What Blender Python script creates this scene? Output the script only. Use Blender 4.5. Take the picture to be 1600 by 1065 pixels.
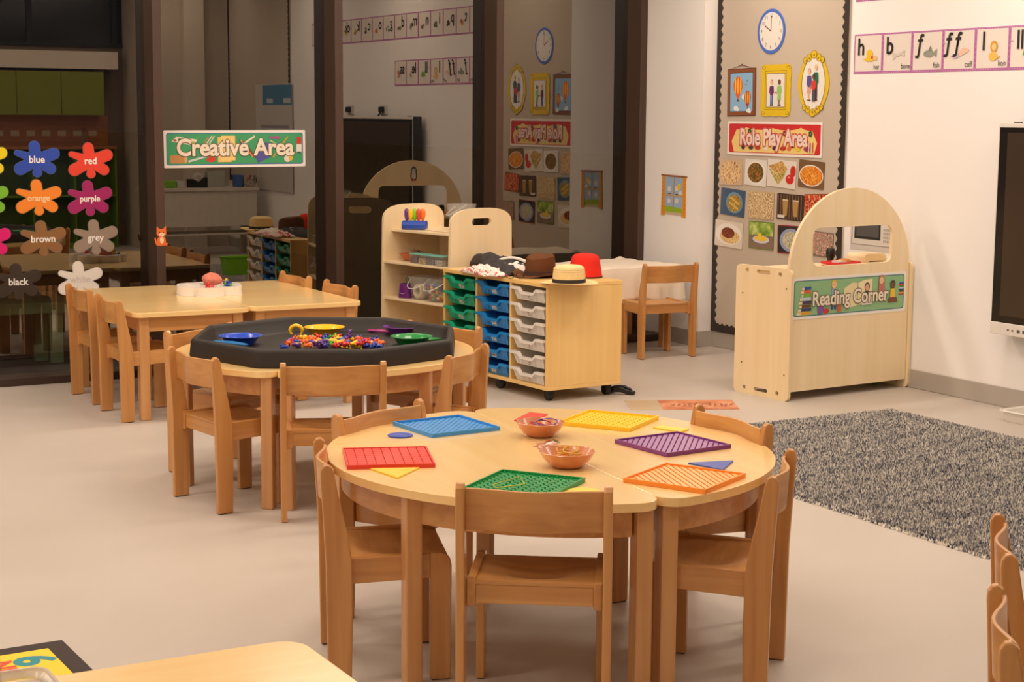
import bpy, bmesh, math, random
from mathutils import Vector, Matrix
from math import sin, cos, pi, radians, atan2, hypot, sqrt
random.seed(7)
sc = bpy.context.scene
for o in list(bpy.data.objects): bpy.data.objects.remove(o)

# ------------------------------------------------------------------ camera
H = 1.5
FPX = 2610.88; PIT = 0.134516704; ROLL = -7.5495e-3; YAW = 0.510953068
cp, sp = cos(PIT), sin(PIT)
CF = Vector((sin(YAW)*cp, cos(YAW)*cp, -sp))
_R = Vector((cos(YAW), -sin(YAW), 0)); _D = CF.cross(_R)
CR = _R*cos(ROLL) + _D*sin(ROLL); CD = _D*cos(ROLL) - _R*sin(ROLL)
cam = bpy.data.cameras.new('camera'); camo = bpy.data.objects.new('camera', cam)
sc.collection.objects.link(camo); sc.camera = camo
cam.sensor_fit = 'HORIZONTAL'; cam.sensor_width = 36.0; cam.lens = 36.0*FPX/1600.0
cam.clip_start = 0.05; cam.clip_end = 200
M = Matrix(((CR.x, -CD.x, -CF.x, 0), (CR.y, -CD.y, -CF.y, 0), (CR.z, -CD.z, -CF.z, H), (0, 0, 0, 1)))
camo.matrix_world = M

def ray(x, y): return CF*FPX + CR*(x-800) + CD*(y-532.5)
def G(x, y, z=0.0):
    d = ray(x, y); t = (z-H)/d.z; return Vector((d.x*t, d.y*t, z))
def AX(x, y, X):
    d = ray(x, y); t = X/d.x; return Vector((X, d.y*t, H+d.z*t))
def AY(x, y, Y):
    d = ray(x, y); t = Y/d.y; return Vector((d.x*t, Y, H+d.z*t))

# ------------------------------------------------------------------ world, lights, exposure
w = bpy.data.worlds.new('world'); sc.world = w; w.use_nodes = True
w.node_tree.nodes['Background'].inputs[0].default_value = (0.010, 0.011, 0.013, 1)
w.node_tree.nodes['Background'].inputs[1].default_value = 0.6
sc.view_settings.view_transform = 'Standard'; sc.view_settings.look = 'None'
sc.view_settings.gamma = 1; sc.view_settings.use_curve_mapping = False
sc.view_settings.exposure = 0.0
WARM = (1.0, 0.842, 0.695)
CEIL = 3.0
LIGHTS = [(x, y) for x in (-0.6, 1.5, 3.6, 5.5) for y in (-1.2, 1.8, 3.9, 6.0, 8.1) if not (x > 2.1 and y < 1)]
LW = 21.3
for i, (x, y) in enumerate(LIGHTS):
    L = bpy.data.lights.new('ceiling_panel_light', 'AREA'); L.shape = 'RECTANGLE'; L.size = 1.15; L.size_y = 0.28
    L.energy = LW*{-1.2: .45, 1.8: .47, 3.9: .82, 6.0: 1.10, 8.1: 1.17}[y]; L.color = WARM
    lo = bpy.data.objects.new('ceiling_panel_light', L); sc.collection.objects.link(lo)
    lo.location = (x, y, CEIL-0.035)

# ------------------------------------------------------------------ materials
def lin(c):
    c = c/255.0
    return c/12.92 if c <= 0.04045 else ((c+0.055)/1.055)**2.4
def rgb(h):
    if isinstance(h, str): h = h.lstrip('#'); return tuple(lin(int(h[i:i+2], 16)) for i in (0, 2, 4)) + (1,)
    return tuple(lin(v) for v in h) + (1,)
_mc = {}
def mat(col, rough=0.5, spec=0.5, metal=0.0, bump=0.0, bscale=200, trans=0.0, alpha=1.0, coat=0.0, var=0.0, vscale=6, name=None):
    key = (str(col), rough, spec, metal, bump, bscale, trans, alpha, coat, var, vscale)
    if key in _mc: return _mc[key]
    m = bpy.data.materials.new(name or 'paint_%02d' % len(_mc)); m.use_nodes = True
    nt = m.node_tree; b = nt.nodes['Principled BSDF']
    b.inputs['Base Color'].default_value = rgb(col); b.inputs['Roughness'].default_value = rough
    b.inputs['Specular IOR Level'].default_value = spec; b.inputs['Metallic'].default_value = metal
    b.inputs['Transmission Weight'].default_value = trans; b.inputs['Alpha'].default_value = alpha
    b.inputs['Coat Weight'].default_value = coat; b.inputs['Coat Roughness'].default_value = 0.08
    if var or bump:
        tc = nt.nodes.new('ShaderNodeTexCoord'); n = nt.nodes.new('ShaderNodeTexNoise')
        nt.links.new(tc.outputs['Object'], n.inputs['Vector'])
        n.inputs['Scale'].default_value = vscale if var else bscale; n.inputs['Detail'].default_value = 4
        if var:
            hs = nt.nodes.new('ShaderNodeHueSaturation'); hs.inputs['Color'].default_value = rgb(col)
            mr = nt.nodes.new('ShaderNodeMapRange'); mr.inputs[1].default_value = 0.3; mr.inputs[2].default_value = 0.7
            mr.inputs[3].default_value = 1-var; mr.inputs[4].default_value = 1+var
            nt.links.new(n.outputs['Fac'], mr.inputs[0]); nt.links.new(mr.outputs[0], hs.inputs['Value'])
            nt.links.new(hs.outputs[0], b.inputs['Base Color'])
        if bump:
            n2 = nt.nodes.new('ShaderNodeTexNoise'); n2.inputs['Scale'].default_value = bscale
            nt.links.new(tc.outputs['Object'], n2.inputs['Vector'])
            bp = nt.nodes.new('ShaderNodeBump'); bp.inputs['Strength'].default_value = bump; bp.inputs['Distance'].default_value = 0.002
            nt.links.new(n2.outputs['Fac'], bp.inputs['Height']); nt.links.new(bp.outputs[0], b.inputs['Normal'])
    _mc[key] = m; return m

def wood(name, c1, c2, axis='z', rough=0.35, coat=0.25, scale=1.0, contrast=1.0):
    """grain stretched along axis, in the object's own coordinates"""
    m = bpy.data.materials.new(name); m.use_nodes = True; nt = m.node_tree; N = nt.nodes; Lk = nt.links
    b = N['Principled BSDF']; b.inputs['Roughness'].default_value = rough
    b.inputs['Coat Weight'].default_value = coat; b.inputs['Coat Roughness'].default_value = 0.15
    tc = N.new('ShaderNodeTexCoord'); oi = N.new('ShaderNodeObjectInfo')
    mp = N.new('ShaderNodeMapping')
    s = [38*scale]*3; s['xyz'.index(axis)] = 1.6*scale
    mp.inputs['Scale'].default_value = s
    add = N.new('ShaderNodeVectorMath'); add.operation = 'ADD'
    sclr = N.new('ShaderNodeVectorMath'); sclr.operation = 'SCALE'; sclr.inputs['Scale'].default_value = 0.37
    Lk.new(oi.outputs['Location'], sclr.inputs[0]); Lk.new(tc.outputs['Object'], add.inputs[0]); Lk.new(sclr.outputs[0], add.inputs[1])
    Lk.new(add.outputs[0], mp.inputs['Vector'])
    n1 = N.new('ShaderNodeTexNoise'); n1.inputs['Scale'].default_value = 1.0; n1.inputs['Detail'].default_value = 6; n1.inputs['Distortion'].default_value = 0.6
    n2 = N.new('ShaderNodeTexNoise'); n2.inputs['Scale'].default_value = 0.16; n2.inputs['Detail'].default_value = 3; n2.inputs['Distortion'].default_value = 1.4
    Lk.new(mp.outputs[0], n1.inputs['Vector']); Lk.new(mp.outputs[0], n2.inputs['Vector'])
    mx = N.new('ShaderNodeMath'); mx.operation = 'ADD'; Lk.new(n1.outputs['Fac'], mx.inputs[0]); Lk.new(n2.outputs['Fac'], mx.inputs[1])
    mr = N.new('ShaderNodeMapRange'); mr.inputs[1].default_value = 1-0.25/contrast; mr.inputs[2].default_value = 1+0.3/contrast
    Lk.new(mx.outputs[0], mr.inputs[0])
    cr = N.new('ShaderNodeMix'); cr.data_type = 'RGBA'
    cr.inputs[6].default_value = rgb(c1); cr.inputs[7].default_value = rgb(c2)
    Lk.new(mr.outputs[0], cr.inputs[0]); Lk.new(cr.outputs[2], b.inputs['Base Color'])
    bp = N.new('ShaderNodeBump'); bp.inputs['Strength'].default_value = 0.05; bp.inputs['Distance'].default_value = 0.001
    Lk.new(n1.outputs['Fac'], bp.inputs['Height']); Lk.new(bp.outputs[0], b.inputs['Normal'])
    return m

def mottle(name, cols, scale=30, rough=0.5, detail=4, coord='Object', dist=0.0):
    m = bpy.data.materials.new(name); m.use_nodes = True; nt = m.node_tree; N = nt.nodes; Lk = nt.links
    b = N['Principled BSDF']; b.inputs['Roughness'].default_value = rough
    tc = N.new('ShaderNodeTexCoord'); n = N.new('ShaderNodeTexNoise'); n.inputs['Scale'].default_value = scale
    n.inputs['Detail'].default_value = detail; n.inputs['Distortion'].default_value = dist
    Lk.new(tc.outputs[coord], n.inputs['Vector'])
    r = N.new('ShaderNodeValToRGB'); e = r.color_ramp.elements
    k = len(cols)
    e[0].position = 0.36; e[0].color = rgb(cols[0]); e[1].position = 0.64; e[1].color = rgb(cols[-1])
    for i in range(1, k-1):
        q = e.new(0.36+0.28*i/(k-1)); q.color = rgb(cols[i])
    Lk.new(n.outputs['Fac'], r.inputs[0]); Lk.new(r.outputs[0], b.inputs['Base Color'])
    return m

W_LEG = wood('beech_upright', (208, 152, 90), (184, 124, 66), 'z')
W_RAIL = wood('beech_lengthwise', (210, 154, 92), (186, 126, 68), 'x')
W_SIDE = wood('beech_depthwise', (210, 154, 92), (186, 126, 68), 'y')
W_TOP = wood('birch_table_top', (252, 217, 152), (246, 205, 136), 'x', rough=0.25, coat=0.6, scale=0.5)
W_TLEG = wood('table_leg_wood', (214, 160, 104), (194, 136, 82), 'z')
W_TROL = wood('maple_board', (246, 208, 138), (238, 194, 118), 'z', rough=0.35, scale=0.6)
W_PLY = wood('pale_plywood', (245, 224, 186), (238, 212, 168), 'z', rough=0.45, coat=0.1, scale=0.5)
W_PLYX = wood('pale_plywood_flat', (245, 224, 186), (238, 212, 168), 'x', rough=0.45, coat=0.1, scale=0.5)
W_EDGE = mat((236, 212, 170), 0.5, name='plywood_edge')
WALL = mat((244, 240, 238), 0.75, 0.3, bump=0.05, bscale=300, name='white_wall_paint')
DKBR = mat((72, 50, 40), 0.45, 0.5, name='brown_metal_frame')
BLACKM = mat((18, 17, 16), 0.4, name='black_plastic')
SKIRT = mat((178, 170, 160), 0.4, 0.5, name='grey_skirting')

def floor_mat():
    m = bpy.data.materials.new('vinyl_floor'); m.use_nodes = True; nt = m.node_tree; N = nt.nodes; Lk = nt.links
    b = N['Principled BSDF']; b.inputs['Roughness'].default_value = 0.42; b.inputs['Specular IOR Level'].default_value = 0.45
    tc = N.new('ShaderNodeTexCoord')
    n = N.new('ShaderNodeTexNoise'); n.inputs['Scale'].default_value = 1.3; n.inputs['Detail'].default_value = 5; n.inputs['Distortion'].default_value = 0.5
    n2 = N.new('ShaderNodeTexNoise'); n2.inputs['Scale'].default_value = 260; n2.inputs['Detail'].default_value = 2
    Lk.new(tc.outputs['Object'], n.inputs['Vector']); Lk.new(tc.outputs['Object'], n2.inputs['Vector'])
    mx = N.new('ShaderNodeMix'); mx.data_type = 'RGBA'; mx.inputs[6].default_value = rgb((188, 178, 168)); mx.inputs[7].default_value = rgb((198, 189, 180))
    Lk.new(n.outputs['Fac'], mx.inputs[0])
    mx2 = N.new('ShaderNodeMix'); mx2.data_type = 'RGBA'; mx2.inputs[7].default_value = rgb((166, 155, 144))
    mr = N.new('ShaderNodeMapRange'); mr.inputs[1].default_value = 0.55; mr.inputs[2].default_value = 0.8; mr.inputs[4].default_value = 0.35
    Lk.new(n2.outputs['Fac'], mr.inputs[0]); Lk.new(mr.outputs[0], mx2.inputs[0]); Lk.new(mx.outputs[2], mx2.inputs[6])
    Lk.new(mx2.outputs[2], b.inputs['Base Color'])
    r = N.new('ShaderNodeMapRange'); r.inputs[3].default_value = 0.36; r.inputs[4].default_value = 0.5
    Lk.new(n.outputs['Fac'], r.inputs[0]); Lk.new(r.outputs[0], b.inputs['Roughness'])
    return m
def glass_mat(refl=0.2, tint=(0.62, 0.66, 0.6)):
    m = bpy.data.materials.new('window_glass'); m.use_nodes = True; nt = m.node_tree; N = nt.nodes; Lk = nt.links
    for n in list(N): N.remove(n)
    out = N.new('ShaderNodeOutputMaterial'); mx = N.new('ShaderNodeMixShader')
    t = N.new('ShaderNodeBsdfTransparent'); t.inputs[0].default_value = (*tint, 1)
    g = N.new('ShaderNodeBsdfGlossy'); g.inputs['Roughness'].default_value = 0.0; g.inputs['Color'].default_value = (1.0, 0.93, 0.84, 1)
    fr = N.new('ShaderNodeFresnel'); fr.inputs[0].default_value = 1.5
    ad = N.new('ShaderNodeMath'); ad.operation = 'ADD'; ad.inputs[1].default_value = refl-0.04; ad.use_clamp = True
    Lk.new(fr.outputs[0], ad.inputs[0]); Lk.new(ad.outputs[0], mx.inputs[0])
    Lk.new(t.outputs[0], mx.inputs[1]); Lk.new(g.outputs[0], mx.inputs[2]); Lk.new(mx.outputs[0], out.inputs[0])
    return m
def clear_mat(name, tint=(0.9, 0.9, 0.9), fac=0.25, col=(230, 228, 224)):
    m = bpy.data.materials.new(name); m.use_nodes = True; nt = m.node_tree; N = nt.nodes; Lk = nt.links
    b = N['Principled BSDF']; b.inputs['Base Color'].default_value = rgb(col); b.inputs['Roughness'].default_value = 0.2
    out = N['Material Output']; mx = N.new('ShaderNodeMixShader'); t = N.new('ShaderNodeBsdfTransparent'); t.inputs[0].default_value = (*tint, 1)
    mx.inputs[0].default_value = fac; Lk.new(t.outputs[0], mx.inputs[1]); Lk.new(b.outputs[0], mx.inputs[2]); Lk.new(mx.outputs[0], out.inputs[0])
    return m
CLEAR = clear_mat('clear_plastic', tint=(.97, .97, .96), fac=0.13)
MILKY = clear_mat('milky_clear_plastic', fac=0.6, col=(225, 215, 205))

# ------------------------------------------------------------------ mesh helpers
class MB:
    def __init__(s): s.v = []; s.f = []; s.m = []; s.mats = []
    def mi(s, m):
        if m is None: m = s.mats[0] if s.mats else None
        if m not in s.mats: s.mats.append(m)
        return s.mats.index(m)
    def face(s, pts, m):
        k = len(s.v); s.v += [tuple(p) for p in pts]; s.f.append(tuple(range(k, k+len(pts)))); s.m.append(s.mi(m))
    def raw(s, V, F, m):
        k = len(s.v); s.v += [tuple(p) for p in V]; i = s.mi(m)
        for f in F: s.f.append(tuple(k+q for q in f)); s.m.append(i)
    def box(s, x0, x1, y0, y1, z0, z1, m, T=None):
        V = [Vector((x, y, z)) for z in (z0, z1) for y in (y0, y1) for x in (x0, x1)]
        if T: V = [T @ p for p in V]
        s.raw(V, [(0, 2, 3, 1), (4, 5, 7, 6), (0, 1, 5, 4), (2, 6, 7, 3), (0, 4, 6, 2), (1, 3, 7, 5)], m)
    def prism(s, poly, a, b, m, axes='xyz', T=None, mcap=None):
        """poly in first two axes, extruded along the third from a to b"""
        ix = ['xyz'.index(c) for c in axes]; n = len(poly)
        def P(p, h):
            q = [0, 0, 0]; q[ix[0]] = p[0]; q[ix[1]] = p[1]; q[ix[2]] = h; q = Vector(q)
            return T @ q if T else q
        area = sum(poly[i][0]*poly[(i+1) % n][1]-poly[(i+1) % n][0]*poly[i][1] for i in range(n))
        if area < 0: poly = poly[::-1]
        flip = axes in ('xzy', 'yxz', 'zyx')
        V = [P(p, a) for p in poly]+[P(p, b) for p in poly]
        F = [tuple(range(n-1, -1, -1)), tuple(range(n, 2*n))]
        S = [(i, (i+1) % n, n+(i+1) % n, n+i) for i in range(n)]
        if flip: F = [f[::-1] for f in F]; S = [f[::-1] for f in S]
        if mcap is None: s.raw(V, F+S, m)
        else: s.raw(V, F, mcap); s.raw(V, S, m)
    def lathe(s, prof, m, n=32, T=None, sx=1, sy=1, close=False):
        V = []; F = []; k = len(prof)
        for i in range(n):
            a = 2*pi*i/n
            for r, z in prof:
                p = Vector((r*cos(a)*sx, r*sin(a)*sy, z)); V.append(T @ p if T else p)
        for i in range(n):
            j = (i+1) % n
            for q in range(k-1): F.append((i*k+q, j*k+q, j*k+q+1, i*k+q+1))
        if close: F += [tuple(i*k for i in range(n))[::-1], tuple(i*k+k-1 for i in range(n))]
        s.raw(V, F, m)
    def tube(s, path, r, m, n=8, closed=False, T=None):
        path = [Vector(p) for p in path]; V = []; F = []; K = len(path)
        rr = r if isinstance(r, (list, tuple)) else [r]*K
        up = None
        for i, p in enumerate(path):
            if closed: d = path[(i+1) % K]-path[i-1]
            else: d = path[min(i+1, K-1)]-path[max(i-1, 0)]
            d.normalize()
            if up is None: up = Vector((0, 0, 1)) if abs(d.z) < 0.9 else Vector((1, 0, 0))
            a = d.cross(up)
            if a.length < 1e-5: a = d.cross(Vector((1, 0.3, 0)))
            a.normalize(); up = a.cross(d)
            for q in range(n):
                t = 2*pi*q/n; v = p+(a*cos(t)+up*sin(t))*rr[i]; V.append(T @ v if T else v)
        R = K if closed else K-1
        for i in range(R):
            j = (i+1) % K
            for q in range(n):
                F.append((i*n+q, i*n+(q+1) % n, j*n+(q+1) % n, j*n+q))
        if not closed: F += [tuple(range(n))[::-1], tuple((K-1)*n+q for q in range(n))]
        s.raw(V, F, m)
    def ball(s, c, r, m, n=10, k=6, T=None, sc_=(1, 1, 1)):
        V = []; F = []; c = Vector(c)
        for i in range(k+1):
            t = pi*i/k
            for j in range(n):
                a = 2*pi*j/n; p = c+Vector((r*sin(t)*cos(a)*sc_[0], r*sin(t)*sin(a)*sc_[1], -r*cos(t)*sc_[2])); V.append(T @ p if T else p)
        for i in range(k):
            for j in range(n): F.append((i*n+j, i*n+(j+1) % n, (i+1)*n+(j+1) % n, (i+1)*n+j))
        s.raw(V, F, m)
    def grid(s, fn, nu, nv, m):
        V = [fn(i/nu, j/nv) for j in range(nv+1) for i in range(nu+1)]
        F = [(j*(nu+1)+i, j*(nu+1)+i+1, (j+1)*(nu+1)+i+1, (j+1)*(nu+1)+i) for j in range(nv) for i in range(nu)]
        s.raw(V, F, m)
    def mesh(s, name):
        me = bpy.data.meshes.new(name); me.from_pydata(s.v, [], s.f)
        for m in s.mats: me.materials.append(m)
        me.polygons.foreach_set('material_index', s.m); me.update()
        return me
    def build(s, name, parent=None, bevel=0, seg=2, smooth=False, loc=None, merge=False, **kw):
        me = s.mesh(name)
        if merge or smooth:
            bm = bmesh.new(); bm.from_mesh(me); bmesh.ops.remove_doubles(bm, verts=bm.verts, dist=1e-5)
            bm.to_mesh(me); bm.free()
        if smooth:
            me.polygons.foreach_set('use_smooth', [True]*len(me.polygons))
            try: me.set_sharp_from_angle(angle=radians(40))
            except Exception: pass
        o = bpy.data.objects.new(name, me); sc.collection.objects.link(o)
        if parent: o.parent = parent
        if loc: o.location = loc
        if bevel:
            b = o.modifiers.new('bevel', 'BEVEL'); b.width = bevel; b.segments = seg; b.limit_method = 'ANGLE'; b.angle_limit = radians(40)
        for k2, v2 in kw.items(): o[k2] = v2
        return o

def tag(o, label, cat, group=None):
    o['label'] = label; o['category'] = cat
    if group: o['group'] = group
    return o
def thing(name, label, cat, loc=(0, 0, 0), rz=0.0, group=None, mw=None):
    o = bpy.data.objects.new(name, None); sc.collection.objects.link(o); o.empty_display_size = 0.05
    o.location = loc; o.rotation_euler = (0, 0, rz)
    if mw is not None: o.matrix_world = mw
    return tag(o, label, cat, group)
def struct(mb, name, **kw):
    o = mb.build(name, **kw); o['kind'] = 'structure'; return o
def box_struct(name, x0, x1, y0, y1, z0, z1, m, **kw):
    b = MB(); b.box(x0, x1, y0, y1, z0, z1, m); return struct(b, name, **kw)
def copy_tree(o, parent=None):
    c = o.copy(); sc.collection.objects.link(c); c.parent = parent
    for ch in [q for q in bpy.data.objects if q.parent == o]: copy_tree(ch, c)
    return c
def frame(u, v, n, o):
    return Matrix(((u[0], v[0], n[0], o[0]), (u[1], v[1], n[1], o[1]), (u[2], v[2], n[2], o[2]), (0, 0, 0, 1)))
def on_right(y, z, x): return frame((0, -1, 0), (0, 0, 1), (-1, 0, 0), (x, y, z))     # wall facing -X
def on_glass(x, z, y): return frame((1, 0, 0), (0, 0, 1), (0, -1, 0), (x, y, z))       # pane facing -Y
def rrect(w_, h_, r, n=5, cx=0, cy=0):
    pts = []
    for (sx, sy, a0) in ((1, 1, 0), (-1, 1, 90), (-1, -1, 180), (1, -1, 270)):
        for i in range(n+1):
            a = radians(a0+90*i/n); pts.append((cx+sx*(w_/2-r)+r*cos(a), cy+sy*(h_/2-r)+r*sin(a)))
    return pts
def ell(cx, cy, rx, ry, n=24, a0=0, a1=360):
    full = abs(a1-a0) >= 360
    k = n if full else n+1
    return [(cx+rx*cos(radians(a0+(a1-a0)*i/n)), cy+ry*sin(radians(a0+(a1-a0)*i/n))) for i in range(k)]

class Print(MB):
    """flat print: coloured polygons stacked a hair apart in local x,y"""
    def __init__(s, z=0.0, step=0.00008): super().__init__(); s.z = z; s.st = step
    def p(s, pts, col, rough=0.5):
        n = len(pts); area = sum(pts[i][0]*pts[(i+1) % n][1]-pts[(i+1) % n][0]*pts[i][1] for i in range(n))
        if area < 0: pts = pts[::-1]
        s.z += s.st; s.face([(x, y, s.z) for x, y in pts], mat(col, rough) if not hasattr(col, 'node_tree') else col)
    def r(s, x0, y0, x1, y1, col): s.p([(x0, y0), (x1, y0), (x1, y1), (x0, y1)], col)
    def e(s, cx, cy, rx, ry, col, n=20): s.p(ell(cx, cy, rx, ry, n), col)
    def line(s, x0, y0, x1, y1, w_, col):
        dx, dy = x1-x0, y1-y0; l = hypot(dx, dy) or 1; nx, ny = -dy/l*w_/2, dx/l*w_/2
        s.p([(x0+nx, y0+ny), (x1+nx, y1+ny), (x1-nx, y1-ny), (x0-nx, y0-ny)], col)
def text(body, size, x, y, z, col, parent, off=0.0, squash=1.0, name='lettering', align='CENTER', shear=0.0, rot=0.0, space=1.0):
    cu = bpy.data.curves.new('t', 'FONT'); cu.body = body; cu.size = size; cu.align_x = align; cu.align_y = 'CENTER'
    cu.offset = off; cu.shear = shear; cu.resolution_u = 4; cu.space_character = space
    to = bpy.data.objects.new('t', cu); sc.collection.objects.link(to)
    bpy.context.view_layer.update()
    me = bpy.data.meshes.new_from_object(to.evaluated_get(bpy.context.evaluated_depsgraph_get()))
    bpy.data.objects.remove(to); bpy.data.curves.remove(cu)
    me.transform(Matrix.Translation((x, y, z)) @ Matrix.Rotation(rot, 4, 'Z') @ Matrix.Diagonal((squash, 1, 1, 1)))
    me.materials.clear(); me.materials.append(mat(col, 0.5)); me.name = name
    o = bpy.data.objects.new(name, me); sc.collection.objects.link(o); o.parent = parent
    return o
def sheet(w_, h_, col, parent, r=0.004, name='paper', t=0.0012):
    b = MB(); b.prism(rrect(w_, h_, r, 3), 0, t, mat(col, 0.4)); return b.build(name, parent)
# ------------------------------------------------------------------ room shell
XW = 6.4875; XC = 6.375; YM = 9.535; YG = 9.70
b = MB(); b.box(-2.3, 6.7, -3.1, 9.6, -0.06, 0, floor_mat()); struct(b, 'floor')
CEILM = mat((235, 230, 222), 0.8, name='ceiling_paint')
box_struct('ceiling', -2.3, 6.7, -3.1, 9.8, CEIL, CEIL+0.1, CEILM)
box_struct('wall_right', XW, XW+0.15, 1.25, 9.8, 0, CEIL, WALL)
box_struct('wall_column', XC, XW, 8.88, 9.8, 0, CEIL, WALL)
box_struct('wall_left', -2.3, -2.15, -3.1, 9.8, 0, CEIL, WALL)
TAUPE = mat((196, 182, 166), 0.85, 0.2, bump=0.2, bscale=500, name='taupe_felt')
box_struct('wall_back', 5.45, XW+0.15, 1.10, 1.25, 0, CEIL, TAUPE)
box_struct('wall_kitchen', 2.0, 5.45, 0.55, 0.70, 0, CEIL, mat((120, 100, 82), 0.8))
box_struct('wall_kitchen_side', 5.45, 5.6, 0.55, 1.10, 0, CEIL, TAUPE)
box_struct('wall_entrance', 1.85, 2.0, -3.1, 0.70, 0, CEIL, WALL)
box_struct('wall_rear', -2.3, 1.85, -3.25, -3.1, 0, CEIL, WALL)
box_struct('trim_pillar', 5.95, 6.18, 1.25, 1.36, 0, CEIL, mat((214, 200, 184), 0.7))
def skirt(name, x0, x1, y0, y1):
    b = MB(); b.box(x0, x1, y0, y1, 0, 0.105, SKIRT)
    return struct(b, name, bevel=0.004)
skirt('baseboard_right', XW-0.008, XW, 1.25, 8.88)
skirt('baseboard_column', XC-0.008, XC, 8.872, 9.24)
skirt('baseboard_return', XC, XW, 8.872, 8.88)
skirt('baseboard_left', -2.15, -2.142, -3.1, 9.24)

# glazing
FX = [-2.10, -1.55, -0.42, 0.705, 1.83, 2.957, 4.094, 5.217, 6.322]
for i, x in enumerate(FX):
    b = MB(); b.box(x, x+0.053, YM, YG+0.06, 0.0, CEIL, DKBR)
    b.box(x+0.006, x+0.047, YG-0.012, YG+0.012, 0.0, CEIL, BLACKM)
    struct(b, 'trim_mullion', bevel=0.002)
DKSILL = mat((58, 40, 32), 0.4, name='brown_sill')
box_struct('trim_sill', -2.15, XC, 9.244, 9.405, 0, 0.0445, DKSILL, bevel=0.003)
box_struct('trim_glazing_rail', -2.15, XC, 9.405, YG+0.06, 0, 0.040, mat((34, 26, 22), 0.5))
box_struct('trim_glazing_head', -2.15, XC, YM, YG+0.06, CEIL-0.09, CEIL, DKBR)
GL = glass_mat(0.225)
for i in range(len(FX)-1):
    b = MB(); x0, x1 = FX[i]+0.05, FX[i+1]+0.003
    b.face([(x0, YG, 0.04), (x1, YG, 0.04), (x1, YG, CEIL-0.09), (x0, YG, CEIL-0.09)], GL)
    struct(b, 'window_%d' % (i+1))
# outdoors, night
b = MB(); b.box(-8, 16, 9.8, 34, -0.2, -0.06, mat((70, 72, 66), 0.9, var=0.1)); struct(b, 'ground_outside')
b = MB(); b.box(7.0, 7.12, 9.85, 26, -0.06, 1.20, mat((96, 104, 82), 0.9, var=0.12)); struct(b, 'garden_wall_outside')

# ceiling light fittings
lm = bpy.data.materials.new('light_panel'); lm.use_nodes = True
bb = lm.node_tree.nodes['Principled BSDF']; bb.inputs['Emission Color'].default_value = (*WARM, 1); bb.inputs['Emission Strength'].default_value = 1.2
protoL = None
for (x, y) in LIGHTS:
    if protoL is None:
        protoL = thing('ceiling_light', 'white rectangular ceiling light panel above the classroom', 'ceiling light', (x, y, CEIL), group='ceiling light panels')
        b = MB(); b.box(-0.61, 0.61, -0.17, 0.17, -0.025, 0, mat((230, 230, 228), 0.4)); b.build('housing', protoL)
        b = MB(); b.box(-0.58, 0.58, -0.145, 0.145, -0.031, -0.0255, lm); b.build('diffuser', protoL)
    else:
        c = copy_tree(protoL); c.location = (x, y, CEIL)

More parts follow.
